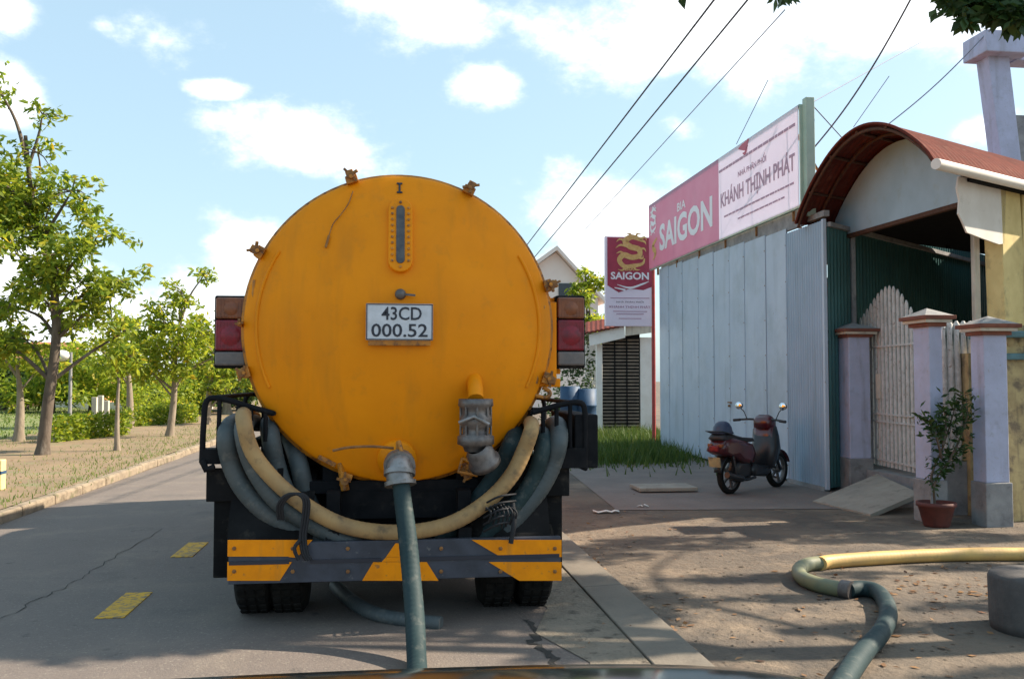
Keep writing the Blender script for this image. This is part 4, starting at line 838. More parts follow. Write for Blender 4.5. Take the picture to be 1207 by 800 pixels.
# whitewashed wall under the near eave with ragged left edge, yellow column
q0 = W(1130, 205, 10.05); 
mb = MB(); pr = [(1130, 208), (1128, 222), (1131, 236), (1130, 252), (1135, 262), (1140, 274), (1158, 281), (1178, 288), (1184, 287), (1186, 217)]
def onfar(px, py):                       # point on the vertical plane through Nf+.. along AX
    v = ray(px, py); P0 = Nf + Vector((0, .18, 0)); nrm = Vector((AX.y, -AX.x, 0)); t = (P0 - Vector((0, 0, H))).dot(nrm) / v.dot(nrm); return Vector((0, 0, H)) + v * t
mb.prism([onfar(a, b) for a, b in pr], Vector((-AX.y, AX.x, 0)) * .02); mb.build('eave_wall', 'white', car)
a = onfar(1186, 218); b = onfar(1200, 388)
mb = MB(); mb.hexa([onfar(1186, 395), onfar(1212, 395), onfar(1212, 395) + Vector((-.1, .2, 0)), onfar(1186, 395) + Vector((-.1, .2, 0))], [onfar(1179, 217), onfar(1202, 221), onfar(1202, 221) + Vector((-.1, .2, 0)), onfar(1179, 217) + Vector((-.1, .2, 0))]); mb.build('yellow_column', 'yellowwall', car, bevel=.01)
mb = MB(); p0, p1 = onfar(1205, 224), onfar(1300, 242); p2, p3 = onfar(1300, 395), onfar(1207, 395); mb.prism([p0, p1, p2, p3], Vector((-.05, .12, 0))); mb.build('side_wall', 'yellowwall', car)
p = onfar(1172, 330) + Vector((0, .35, 0)); mb = MB(); mb.box((p.x, p.y, 1.6), (.07, .07, 3.4)); mb.build('carport_post', 'cream', car)

# ------------------------------------------------------------------ gate pillars, fence, gate
def pillar(px, py, w, pd, top_py, label, cap=True):
    g_ = G(px, py); zt_ = WX(px, top_py, g_.x).z if False else W(px, top_py, g_.y).z
    t = thing('gate_pillar', (g_.x + w / 2, g_.y + pd / 2, 0), label, 'pillar', 'lilac plastered gate pillars')
    cx, cy = g_.x + w / 2, g_.y + pd / 2
    mb = MB(); mb.box((cx, cy, zt_ / 2 + .2), (w, pd, zt_ - .5)); mb.build('shaft', 'lilac', t, bevel=.008)
    mb = MB(); mb.box((cx, cy, .22), (w + .04, pd + .04, .46)); mb.build('plinth', 'plinth', t, bevel=.01)
    z = zt_ - .06
    for (e, h, m_) in ((.05, .04, 'capred'), (.09, .035, 'cream'), (.12, .04, 'capred')):
        mb = MB(); mb.box((cx, cy, z + h / 2), (w + e * 2 - .03, pd + e * 2 - .03, h)); mb.build('cap_course', m_, t, bevel=.004); z += h
    mb = MB(); a = w / 2 + .09; b_ = pd / 2 + .09; mb.add([(cx - a, cy - b_, z), (cx + a, cy - b_, z), (cx + a, cy + b_, z), (cx - a, cy + b_, z), (cx, cy, z + .09)], [(0, 1, 4), (1, 2, 4), (2, 3, 4), (3, 0, 4), (3, 2, 1, 0)]); mb.build('cap_top', 'plinth', t)
    return t, (cx, cy, zt_)
P1, i1 = pillar(1003, 580, .3, .36, 392, 'far left gate pillar with red banded cap, nearest the blue shed')
P2, i2 = pillar(1099, 617, .15, .3, 378, 'middle gate pillar with red banded cap, behind the potted plant')
P3, i3 = pillar(1164, 621, .26, .22, 388, 'right gate pillar with red banded cap, beside the stained yellow wall')
# gate: arched row of flat bars
gate = thing('gate', (6.5, 11.9, .3), 'white painted iron gate with an arched top between two pillars', 'gate')
ga_, gb_ = Vector((6.66, 12.75, 0)), Vector((6.42, 10.75, 0)); NB = 17
def gz(t): return 2.28 + .42 * math.sin(PI * t ** 1.35) ** 1.2
gate_prev = None
for k in range(NB):
    t = k / (NB - 1); p = ga_.lerp(gb_, t); mb = MB(); mb.box((p.x, p.y, (.36 + gz(t)) / 2), (.018, .058, gz(t) - .36)); mb.prism([(p.x - .009, p.y - .029, gz(t)), (p.x - .009, p.y + .029, gz(t)), (p.x - .009, p.y, gz(t) + .05)], (.018, 0, 0)); mb.build('gate_bar', 'gatewhite', gate)
for z_ in (.44, .95, 1.05, 1.95):
    mb = MB(); mb.bar(ga_ + Vector((-.015, 0, z_)), gb_ + Vector((-.015, 0, z_)), .03, .022); mb.build('gate_rail', 'gatewhite', gate)
mb = MB()
for k in range(NB * 1):
    t = (k + .5) / NB; p = ga_.lerp(gb_, t); mb.box((p.x + .003, p.y, .7), (.012, .012, .52))
mb.build('gate_grille', 'gatewhite', gate)
mb = MB(); p = ga_.lerp(gb_, .45); mb.box((p.x - .02, p.y, 1.42), (.03, .12, .34)); mb.build('lock_plate', 'cream', gate, bevel=.005)
mb = MB(); mb.tube(smooth_path([ga_.lerp(gb_, .12) + Vector((-.03, 0, 1.95)), ga_.lerp(gb_, .22) + Vector((-.03, 0, 2.05)), ga_.lerp(gb_, .32) + Vector((-.03, 0, 1.92)), ga_.lerp(gb_, .2) + Vector((-.03, 0, 1.84))], 4), .014, 6); mb.build('scroll', 'gatewhite', gate)
# threshold step and sloping ramp
mb = MB(); mb.box((6.6, 11.7, .15), (.5, 2.3, .3)); mb.build('gate_step', 'plinth', kind='structure')
mb = MB(); r_ = [G(958, 592), G(1026, 608), G(1084, 583, .2), G(1034, 560, .27)]
mb.add([Vector((p.x, p.y, p.z + .02)) for p in r_] + [Vector((p.x, p.y, p.z - .03)) for p in r_], [(0, 1, 2, 3), (7, 6, 5, 4), (0, 4, 5, 1), (1, 5, 6, 2), (2, 6, 7, 3), (3, 7, 4, 0)])
o = mb.build('ramp', 'concrete'); tag(o, 'sloping concrete slab used as a ramp before the gate', 'ramp')
# cream fence panel left of the first pillar
f_ = thing('fence_panel', (6.0, 12.9, 0), 'narrow cream fence section between the blue shed and the far pillar', 'fence')
mb = MB(); a = W(978, 405, 12.75); b = W(990, 405, 12.75); 
for k in range(2):
    mb = MB(); mb.box((a.x + (b.x - a.x) * (.25 + .5 * k), 12.8, (.5 + a.z) / 2), (.065, .06, a.z - .5)); mb.build('baluster', 'cream', f_, bevel=.01)
mb = MB(); mb.box(((a.x + b.x) / 2, 12.8, .27), (b.x - a.x + .06, .12, .5)); mb.build('base_wall', 'plinth', f_)
mb = MB(); mb.box(((a.x + b.x) / 2, 12.8, a.z + .02), (b.x - a.x + .04, .1, .05)); mb.build('fence_cap', 'capred', f_)
# baluster fence between the second and third pillar
f_ = thing('baluster_fence', (6.2, 9.9, 0), 'short run of cream balusters on a low wall between middle and right pillars', 'fence')
y_ = 9.82; xa, xb = W(1109, 500, y_).x, W(1150, 500, y_).x
for k in range(5):
    x = xa + (xb - xa) * (k + .5) / 5; zt_ = W(1120, 378, y_).z; mb = MB()
    pf = [(.03, .58), (.042, .7), (.03, .78), (.044, .95), (.046, 1.3), (.04, 1.7), (.028, 2.0), (.036, zt_ - .04), (.012, zt_)]
    mb.lathe(pf, (x, y_, 0), 'Z', 10); mb.build('baluster', 'gatewhite', f_)
mb = MB(); mb.box(((xa + xb) / 2, y_, .3), (xb - xa + .06, .16, .6)); mb.build('base_wall', 'plinth', f_)
# stained neighbour wall at the right edge
nb = thing('neighbour_pillar', (6.4, 9.0, 0), 'stained yellow pillar with a teal cap at the right edge', 'pillar')
ny = 9.2; xa = W(1187, 500, ny).x
mb = MB(); mb.box((xa + .2, ny + .2, 1.0), (.4, .4, 2.0 * 1.0)); mb.build('shaft', 'mossy', nb, bevel=.01)
ztop = W(1190, 392, ny).z
mb = MB(); mb.box((xa + .2, ny + .2, 2.04), (.34, .34, .1)); mb.build('neck', 'mossy', nb)
for z_, e in ((W(1190, 418, ny).z, .06), (ztop, .1)):
    mb = MB(); mb.box((xa + .2, ny + .2, z_ - .02), (.4 + 2 * e, .4 + 2 * e, .07)); mb.build('cap_course', 'teal', nb, bevel=.015)
mb = MB()
for k in range(3): mb.lathe([(.03, 1.82), (.055, 1.86), (.05, 1.9), (.03, 1.94)], (xa + .05 + k * .14, ny + .02, 0.04), 'Z', 8)
mb.build('small_baluster', 'mossy', nb)
ar = thing('recess_wall', (6.3, 9.5, 0), 'blue grey wall section between right gate pillar and stained pillar', 'wall')
xb0 = W(1164, 500, 9.45).x; xb1 = W(1190, 500, 9.45).x; mb = MB(); mb.box(((xb0 + xb1) / 2, 9.55, .9), (xb1 - xb0, .1, 1.8)); mb.build('wall_panel', 'bluegrey', ar)
mb = MB(); cxr = (xb0 + xb1) / 2; mb.lathe([(.11, 0), (.13, .02)], (cxr, 9.5, 1.7), 'Y', 16); mb.build('arch_moulding', 'lilac', ar)
mb = MB(); mb.box((7.6, 9.75, .9), (2.4, .15, 1.8)); o = mb.build('boundary_wall', 'mossy'); tag(o, 'low stained yellow wall running off to the right of the stained pillar', 'wall')

# ------------------------------------------------------------------ potted plant
pg = G(1104, 620); pot = thing('potted_plant', pg, 'leafy shrub in a dark red pot beside the middle gate pillar', 'plant')
mb = MB(); mb.lathe([(.001, .0), (.12, 0), (.13, .02), (.175, .2), (.195, .21), (.195, .25), (.17, .25), (.165, .21), (.001, .2)], pg, 'Z', 24); mb.build('pot', 'terracotta', pot)
mb = MB(); mb.lathe([(.001, .215), (.17, .205)], pg, 'Z', 20); mb.build('soil', 'soil', pot)
mb = MB(); C = []
def pp_(px, py, dy=0): return W(px, py, pg.y + dy)
br = [[(1102, 597), (1101, 575), (1106, 560), (1118, 545), (1128, 530)], [(1101, 575), (1098, 560), (1110, 530), (1120, 500), (1128, 470)], [(1110, 540), (1104, 515), (1098, 500), (1088, 492)], [(1118, 545), (1130, 520), (1140, 490), (1138, 465)], [(1112, 525), (1115, 500), (1112, 478)]]
for b in br:
    P_ = smooth_path([pp_(x, y, random.uniform(-.05, .05)) for x, y in b], 5); mb.tube(P_, [.014 * (1 - i / len(P_) * .7) for i in range(len(P_))], 6)
    for i in range(len(P_)):
        if i > len(P_) * .3: C.append((tuple(P_[i]), (.06, .07, .06)))
mb.build('stem', 'bark', pot)
for (x, y, r) in ((1112, 475, .07), (1128, 465, .06), (1136, 480, .08), (1120, 500, .11), (1092, 498, .07), (1097, 512, .06), (1132, 510, .09), (1118, 525, .1), (1138, 530, .06), (1125, 545, .07), (1110, 550, .05)): C.append((tuple(pp_(x, y)), (r, r, r)))
o = leaves_mesh('foliage', 'leafD', np.concatenate([np.array(c) + RNG.normal(size=(10, 3)) * np.array(r) * .7 for c, r in C]), .085, pot, droop=-.1, aspect=.36)

# ------------------------------------------------------------------ standing sign on red pole
py_ = G(771, 526).y; ps = thing('standing_sign', G(771, 526), 'upright red and white sign with a gold dragon, fixed to a red pole', 'sign')
mb = MB(); pxx = G(771, 526).x; zt_ = W(771, 318, py_).z; mb.tube([(pxx, py_, 0), (pxx, py_, zt_)], .045, 12); mb.build('pole', 'redpole', ps)
a = W(715, 279, py_); b = W(769, 384, py_); sw, sh = b.x - a.x, a.z - b.z; cx, cz = (a.x + b.x) / 2, (a.z + b.z) / 2
mb = MB(); mb.box((cx - .02, py_ + .04, cz), (sw + .03, .12, sh + .02)); mb.build('sign_box', 'signwhite', ps, bevel=.006)
fm = frame((cx, py_ - .03, cz), (1, 0, 0), (0, 0, 1))
mb = MB(); rp = [(-sw / 2, sh / 2), (sw / 2, sh / 2), (sw / 2, -.06 * sh), (sw * .3, -.1 * sh), (0, -.085 * sh), (-sw * .25, -.13 * sh), (-sw * .5, -.05 * sh)]
mb.prism([fm @ Vector((x * .985, y * .985, 0)) for x, y in rp], (0, .006, 0)); rd = mb.build('red_field', 'signred', ps)
dragon(fm @ Matrix.Translation((0, sh * .32, .004)), sw * .82, rd)
text_mesh('BIA', 'sign_text', 'gold', sw * .2, sh * .035, fm @ Matrix.Translation((0, sh * .135, .004)), rd, bold=.02)
text_mesh('SAIGON', 'sign_text', 'print_white', sw * .84, sh * .085, fm @ Matrix.Translation((0, sh * .06, .004)), rd, bold=.03)
mb = MB(); ribbon(mb, [(-sw * .28, -sh * .04), (0, -sh * .075), (sw * .28, -sh * .03), (sw * .42, -sh * .0)], [.01, .05, .04, .01], fm, .008); ribbon(mb, [(-sw * .34, -sh * .075), (-sw * .1, -sh * .1)], [.02, .045], fm, .009); mb.build('swoosh', 'print_white', rd)
text_mesh('NHÀ PHÂN PHỐI', 'sign_text', 'ink', sw * .6, sh * .025, fm @ Matrix.Translation((0, -sh * .23, .004)), ps)
text_mesh('KHÁNH THỊNH PHÁT', 'sign_text', 'print_plum', sw * .9, sh * .035, fm @ Matrix.Translation((0, -sh * .29, .004)), ps, bold=.02)
mb = MB()
for fr, w in ((-.19, .86), (-.34, .75), (-.37, .6), (-.42, .5)): mb.box(fm @ Vector((0, sh * fr, .002)), (sw * w, .004, sh * .008))
mb.build('small_print_line', 'print_plum', ps, kind='stuff')
mb = MB(); mb.bar((cx + sw / 2, py_, cz + .3), (pxx, py_, cz + .3), .04); mb.bar((cx + sw / 2, py_, cz - .7), (pxx, py_, cz - .7), .04); mb.build('sign_bracket', 'redpole', ps)

# ------------------------------------------------------------------ roadside hut with rolled blinds
hut = thing('roadside_hut', G(735, 512), 'small hut with bamboo blinds and a tin roof, behind the standing sign', 'building')
hy = 25.5
def hw(px, py, dy=0): return W(px, py, hy + dy)
mb = MB(); mb.hexa([hw(709, 512), hw(754, 514), hw(754, 514, .05), hw(709, 512, .05)], [hw(709, 402), hw(754, 392), hw(754, 392, .05), hw(709, 402, .05)]); mb.build('blind_backing', 'black', hut)
mb = MB(); z = .15; a, b = hw(710, 500), hw(753, 500)
while z < 2.7: mb.box(((a.x + b.x) / 2, hy - .04 - random.uniform(0, .02), z), (b.x - a.x, .03, .05)); z += .095
mb.build('blind_slats', 'blind', hut, kind='stuff')
for k in (.33, .66): mb = MB(); mb.box((a.x + (b.x - a.x) * k, hy - .08, 1.4), (.03, .02, 2.6)); mb.build('blind_cord', 'black', hut)
mb = MB(); a = hw(705, 410); mb.box((a.x, hy - .1, 1.25), (.16, .16, 2.5)); mb.build('post', 'white', hut, bevel=.01)
a, b = hw(754, 400), hw(772, 400); mb = MB(); mb.box(((a.x + b.x) / 2, hy, 1.35), (b.x - a.x, .1, 2.7)); mb.build('side_wall', 'white', hut)
a, b = hw(694, 407, -.4), hw(737, 386, -.4); mb = MB(); mb.hexa([hw(695, 408, -.5), hw(737, 398, -.5), hw(737, 398, -.3), hw(695, 408, -.3)], [hw(694, 394, -.5), hw(736, 383, -.5), hw(736, 383, -.3), hw(694, 394, -.3)]); mb.build('fascia', 'white', hut, bevel=.01)
mb = MB(); mb.hexa([hw(737, 396, -.45), hw(768, 392, -.45), hw(768, 392, -.25), hw(737, 396, -.25)], [hw(737, 380, -.45), hw(768, 383, -.45), hw(768, 383, -.25), hw(737, 380, -.25)]); mb.build('fascia', 'cream', hut, bevel=.01)
mb = MB(); corr_n = 30; A0, A1, B0, B1 = hw(690, 392, -.6), hw(772, 376, -.6), hw(690, 380, 3.5) , hw(772, 366, 3.5)
vs = []
for i in range(corr_n + 1):
    t = i / corr_n; p = A0.lerp(A1, t); q = B0.lerp(B1, t); dz = .02 * (i % 2); vs += [p + Vector((0, 0, dz)), q + Vector((0, 0, dz))]
mb.add(vs, [(2 * i, 2 * i + 2, 2 * i + 3, 2 * i + 1) for i in range(corr_n)]); o = mb.build('roof', 'rustroof', hut); s_ = o.modifiers.new('s', 'SOLIDIFY'); s_.thickness = .05
mb = MB(); a, b = hw(690, 500, 3.4), hw(772, 500, 3.4); mb.box(((a.x + b.x) / 2, hy + 3.4, 1.3), (b.x - a.x, .1, 2.6)); mb.build('back_wall', 'white', hut)
# blue tarp-covered drums left of the hut
for k, (px, w_) in enumerate(((672, .5), (690, .56))):
    p = W(px, 512, 23); t = MB(); zt_ = 1.35 - k * .06; t.lathe([(.001, 0), (w_ * .5, 0), (w_ * .5, zt_ * .33), (w_ * .53, zt_ * .34), (w_ * .5, zt_ * .36), (w_ * .5, zt_ * .66), (w_ * .53, zt_ * .67), (w_ * .5, zt_ * .69), (w_ * .5, zt_), (.001, zt_)], (p.x, p.y, 0), 'Z', 20)
    tag(t.build('blue_drum', 'bluebin'), ('blue drum nearest the tanker, left of the hut', 'blue drum standing right beside the hut post')[k], 'drum', 'blue drums beside the hut')
# white gabled house behind
wh = thing('white_house', (7.5, 45, 0), 'white gabled house showing above the right side of the tank', 'house')
yy = 44; mb = MB(); gp_ = [W(600, 480, yy), W(600, 335, yy), W(655, 297, yy), W(705, 352, yy), W(705, 480, yy)]; mb.prism(gp_, (0, 8, 0)); mb.build('wall', 'pinkwall', wh)
mb = MB(); e = Vector((0, -.4, 0))
for a, b in (((594, 340), (655, 296)), ((655, 296), (712, 358))):
    A, B = W(*a, yy) + e, W(*b, yy) + e; up = Vector((0, 0, .22)); mb.hexa([A, B, B + Vector((0, 8.8, 0)), A + Vector((0, 8.8, 0))], [A + up, B + up, B + up + Vector((0, 8.8, 0)), A + up + Vector((0, 8.8, 0))])
mb.build('roof', 'pinkwall', wh)
mb = MB(); a = W(668, 345, yy); mb.box((a.x, yy - .02, a.z), (.8, .06, .9)); mb.build('window', 'window', wh)

# ------------------------------------------------------------------ concrete frame building at the upper right
fr_ = thing('unfinished_building', (11, 15.8, 0), 'lilac concrete columns and beam of an unfinished building above the carport', 'building')
yy = 15.5
mb = MB(); mb.hexa([W(1184, 215, yy), W(1207, 215, yy), W(1207, 215, yy) + Vector((0, .35, 0)), W(1184, 215, yy) + Vector((0, .35, 0))], [W(1164, 62, yy), W(1189, 62, yy), W(1189, 62, yy) + Vector((0, .35, 0)), W(1164, 62, yy) + Vector((0, .35, 0))]); mb.build('column', 'lilac', fr_, bevel=.01)
a = W(1152, 40, yy); b = W(1156, 66, yy); mb = MB(); mb.box((a.x + .45, yy + .1, (a.z + b.z) / 2), (.9, .7, a.z - b.z)); mb.build('capital', 'lilac', fr_, bevel=.02)
mb = MB(); mb.box((a.x + 2.8, yy + .25, (a.z + b.z) / 2 - .06), (4, .4, .34)); mb.build('beam', 'lilac', fr_, bevel=.01)
mb = MB(); p = W(1215, 150, yy + .3); mb.box((p.x + 1.4, yy + .6, 3.4), (3.2, .1, 6.2)); mb.build('infill_wall', 'plinth', fr_)

# ------------------------------------------------------------------ wires overhead
def wire(x0, z0, y0, y1, r, m, label, sag=.25, dx=0):
    mb = MB(); pts = []
    for i in range(41):
        t = i / 40; pts.append((x0 + dx * t, y0 + (y1 - y0) * t, z0 - sag * math.sin(PI * t)))
    mb.tube(pts, r, 6, caps=False); return tag(mb.build('overhead_wire', m), label, 'wire', 'overhead power lines')
def wire_px(p, q, Y0, Y1, r, m, label, sag=0.0):
    mb = MB(); a, b = W(p[0], p[1], Y0), W(q[0], q[1], Y1); n = 24
    mb.tube([a.lerp(b, i / n) - Vector((0, 0, sag * math.sin(PI * i / n))) for i in range(n + 1)], r, 6, caps=False); return tag(mb.build('overhead_wire', m), label, 'wire', 'overhead power lines')
wire_px((1010, -220), (565, 362), 8.5, 48, .016, 'wire', 'dark overhead wire crossing highest, left of the others')
wire_px((1062, -220), (575, 366), 8.5, 48, .015, 'wire', 'dark overhead wire just right of and below the leftmost one', .1)
wire_px((925, 12), (690, 270), 16, 34, .011, 'wireglare', 'thin overhead wire paled by cloud glare above the red part of the shed sign')
wire_px((1120, -90), (950, 185), 10, 15, .013, 'wire', 'dark overhead wire coming down behind the end post of the shed sign', .25)
wire_px((1185, 15), (1040, 152), 15, 17, .011, 'wireglare', 'pale wire running from the concrete column down behind the curved roof', .12)
wire_px((905, 95), (868, 170), 24, 26, .012, 'wireglare', 'short faint wire above the white part of the shed sign')
wire_px((952, 118), (992, 162), 13.3, 15, .009, 'wire', 'thin guy wire from the top of the green sign post toward the curved roof')
wire_px((1085, 50), (950, 125), 15, 13.3, .008, 'wireglare', 'faint wire slanting between the sign post and the tree at top right')
wire_px((1048, 90), (1006, 150), 15, 16, .007, 'wireglare', 'faint wire dropping toward the top of the curved roof')

# ------------------------------------------------------------------ scooter
r0_, r1_ = G(860, 582), G(926, 574)
dd = Vector((r1_.x - r0_.x, r1_.y - r0_.y, 0)); ang = math.atan2(dd.y, dd.x)
ang = R(36)
sct = thing('scooter', r0_, 'dark red motor scooter parked in front of the blue shed', 'scooter', rz=ang); sct.scale = (.93, .93, .93)
def sbuild(mb, name, m, par=None, bevel=0):   # meshes already in the scooter's own frame
    o = mb.build(name, m, None, bevel=bevel); o.parent = par or sct; return o
WR = .27; WB = 1.26
for x in (0, WB):
    mb = MB(); mb.lathe([(WR * .76, -.035), (WR * .92, -.045), (WR, -.02), (WR, .02), (WR * .92, .045), (WR * .76, .035)], (x, 0, WR), 'Y', 28); w_ = sbuild(mb, 'wheel', 'rubber')
    mb = MB(); mb.lathe([(WR * .78, -.03), (WR * .7, -.028), (WR * .7, .028), (WR * .78, .03)], (x, 0, WR), 'Y', 28); mb.lathe([(.001, -.05), (.045, -.05), (.045, .05), (.001, .05)], (x, 0, WR), 'Y', 12)
    for k in range(5):
        a = 2 * PI * k / 5; mb.bar((x, 0, WR), (x + math.cos(a) * WR * .72, 0, WR + math.sin(a) * WR * .72), .03, .03)
    sbuild(mb, 'rim', 'dirty_metal', w_)
mb = MB(); mb.puffy([(-.38, .62), (-.3, .78), (-.1, .82), (.2, .76), (.42, .7), (.5, .55), (.42, .42), (.2, .42), (-.05, .52), (-.25, .56)], .16, .05); sbuild(mb, 'rear_cowl', 'scred')
mb = MB(); mb.puffy([(-.36, .8), (-.28, .86), (-.05, .85), (.2, .8), (.45, .78), (.5, .73), (.3, .72), (0, .77), (-.3, .76)], .13, .03); sbuild(mb, 'seat', 'seat')
mb = MB(); mb.puffy([(-.02, .32), (.1, .48), (.4, .46), (.5, .3), (.42, .2), (.1, .17)], .1, .04); sbuild(mb, 'engine', 'scblack')
mb = MB(); mb.puffy([(.4, .24), (.44, .42), (.7, .34), (.88, .4), (.9, .28), (.78, .2)], .15, .03); sbuild(mb, 'floorboard', 'scblack')
mb = MB(); mb.puffy([(.78, .3), (.84, .6), (.9, .92), (.98, .96), (1.06, .82), (1.12, .6), (1.04, .46), (.9, .3)], .2, .06); sbuild(mb, 'leg_shield', 'scblack')
mb = MB(); mb.puffy([(.88, .62), (.87, .93), (1.0, .97), (1.13, .72), (1.12, .5), (1.0, .5)], .17, .04); sbuild(mb, 'front_cowl', 'scred')
mb = MB(); mb.puffy([(.84, .9), (.83, 1.04), (.93, 1.1), (1.06, 1.02), (1.04, .88)], .15, .04); hc = sbuild(mb, 'handlebar_cover', 'scred')
mb = MB(); mb.tube(smooth_path([(.82, -.36, 1.02), (.88, -.2, 1.03), (.93, 0, 1.02), (.88, .2, 1.03), (.82, .36, 1.02)], 5), .016, 8); sbuild(mb, 'handlebar', 'scblack')
for s in (-1, 1):
    mb = MB(); mb.tube([(.85, s * .24, 1.03), (.85, s * .3, 1.15), (.84, s * .36, 1.2)], .007, 6); mr_ = sbuild(mb, 'mirror', 'scblack')
    mb = MB(); mb.sphere((.84, s * .37, 1.23), .06, 10, (.3, 1.1, .8)); sbuild(mb, 'mirror_shell', 'scblack', mr_)
    mb = MB(); q = Matrix.Rotation(-R(8), 3, 'Y'); mb.lathe([(.001, 0), (.052, 0), (.056, .004)], (.82, s * .37, 1.23), 'X', 18); sbuild(mb, 'mirror_glass', 'mirror', mr_)
    mb = MB(); mb.tube([(.8, s * .33, 1.02), (.79, s * .44, 1.01)], .021, 8); sbuild(mb, 'grip', 'seat')
    mb = MB(); mb.bar((WB, s * .07, WR), (1.06, s * .06, .62), .035, .03); sbuild(mb, 'fork', 'scblack')
    mb = MB(); mb.bar((-.02, s * .12, .28), (-.12, s * .12, .6), .04); sbuild(mb, 'shock_absorber', 'scblack')
    mb = MB(); mb.box((-.33, s * .09, .7), (.05, .07, .05)); sbuild(mb, 'indicator', 'orange_lens', bevel=.01)
mb = MB(); vs = []
cs = [(WB + math.cos(a) * (WR + .035), WR + math.sin(a) * (WR + .035)) for a in [R(20) + R(150) * i / 10 for i in range(11)]]
mb.add([(x, y, z) for y in (-.06, .06) for x, z in cs], [(i, i + 1, 12 + i, 11 + i) for i in range(10)], True); o = sbuild(mb, 'front_fender', 'scred'); o.modifiers.new('s', 'SOLIDIFY').thickness = .012
mb = MB(); cs = [(math.cos(a) * (WR + .03), WR + math.sin(a) * (WR + .03)) for a in [R(60) + R(110) * i / 8 for i in range(9)]]
mb.add([(x, y, z) for y in (-.06, .06) for x, z in cs], [(i, i + 1, 10 + i, 9 + i) for i in range(8)], True); o = sbuild(mb, 'rear_fender', 'scblack'); o.modifiers.new('s', 'SOLIDIFY').thickness = .012
mb = MB(); mb.box((-.37, 0, .66), (.04, .16, .08)); sbuild(mb, 'tail_light', 'red_lens', bevel=.015)
mb = MB(); mb.box((-.36, 0, .47), (.012, .19, .14), m=Matrix.Rotation(R(-12), 3, 'Y')); sbuild(mb, 'number_plate', 'mossy')
mb = MB(); mb.tube(smooth_path([(.45, -.14, .22), (.2, -.15, .2), (0, -.16, .24), (-.3, -.16, .3)], 5), [.02] * 8 + [.045] * 8, 10); sbuild(mb, 'exhaust', 'scblack')
mb = MB(); mb.tube([(-.1, -.15, .84), (-.36, -.14, .9), (-.44, 0, .9), (-.36, .14, .9), (-.1, .15, .84)], .011, 6); sbuild(mb, 'grab_rail', 'scblack')
mb = MB(); mb.tube([(.42, .12, .2), (.36, .3, .0)], .012, 6); sbuild(mb, 'side_stand', 'scblack')
# dark blue cap-like helmet on the seat
hr = r0_ + Matrix.Rotation(ang, 3, 'Z') @ Vector((-.15, 0, .835)); mb = MB()
mb.lathe([(.001, .13), (.05, .125), (.09, .1), (.12, .05), (.13, .0), (.15, -.03), (.14, -.035), (.12, 0), (.001, .02)], hr, 'Z', 20); tag(mb.build('helmet', 'helmet'), 'blue helmet resting on the scooter seat', 'helmet')

# ------------------------------------------------------------------ low slab, concrete tub, litter, marker
a = G(782, 578); mb = MB(); mb.box((a.x, a.y, .045), (.8, .55, .05)); mb.box((a.x + .05, a.y + .05, .015), (.6, .4, .03)); tag(mb.build('manhole_slab', 'concrete', bevel=.01), 'flat concrete slab lying on the yard left of the scooter', 'slab')
a = G(1226, 742); mb = MB(); mb.lathe([(.001, 0), (.27, 0), (.275, .05), (.28, .31), (.265, .335), (.1, .34), (.001, .335)], (a.x, a.y, 0), 'Z', 32); tag(mb.build('concrete_block', 'tubdark'), 'round dark concrete block standing on dirt at the right edge', 'block')
a = G(-4, 577, .11); mb = MB(); mb.box((a.x, a.y, .3), (.16, .16, .38)); mp_ = thing('marker_post', (a.x, a.y, .1), 'short yellow marker post at the left picture edge', 'post'); 
mb.build('post_body', 'yellowwall', mp_, bevel=.01); mb = MB(); mb.box((a.x, a.y, .33), (.165, .165, .04)); mb.build('blue_band', 'bluebin', mp_)
pts = []
for (px, py, n_, sx_, sy_) in ((690, 655, 60, 25, 8), (700, 672, 30, 30, 12), (790, 735, 70, 35, 22), (1090, 690, 130, 70, 14), (1140, 700, 80, 40, 10), (900, 700, 60, 120, 40), (1000, 760, 60, 120, 30), (760, 620, 50, 80, 10), (900, 650, 40, 150, 30), (60, 560, 80, 60, 12), (700, 715, 30, 20, 20), (1080, 745, 20, 60, 20), (640, 770, 20, 30, 15)):
    for _ in range(int(n_ * .5)):
        q = G(px + random.gauss(0, sx_), min(798, max(560 if px > 300 else 540, py + random.gauss(0, sy_)))); 
        if q.x > 1.7 or q.x < -4.2: pts.append((q.x, q.y, .02 + (.11 if q.x < -4 else 0)))
        elif q.x > 1: pts.append((q.x, q.y, .05))
me_o = leaves_mesh('leaf_litter', 'litter', np.array(pts), .065, None, droop=0, aspect=.55, kind='stuff')
tag(me_o, 'dry fallen leaves scattered over the dirt yard', 'leaves')
for v in me_o.data.vertices: v.co.z = max(.006, v.co.z * .35 + (.0 if v.co.x > -4 else .08))
# pebbles and clods in the yard
mb = MB()
for _ in range(2600):
    x, y = random.uniform(1.7, 7), random.uniform(4.2, 13) ; r = random.uniform(.004, .014) * (1 if random.random() < .95 else 2.2)
    if y > 10 and x > 2.6 and random.random() < .8: continue
    k = [(random.uniform(.7, 1.2) * r) for _ in range(6)]; mb.add([(x + k[0], y, .004), (x, y + k[1], .004), (x - k[2], y, .004), (x, y - k[3], .004), (x + r * .2, y, k[4] * .55)], [(0, 1, 4), (1, 2, 4), (2, 3, 4), (3, 0, 4)])
tag(mb.build('pebbles', 'yard', kind='stuff', fix=False), 'small stones scattered over the dirt yard', 'stones')
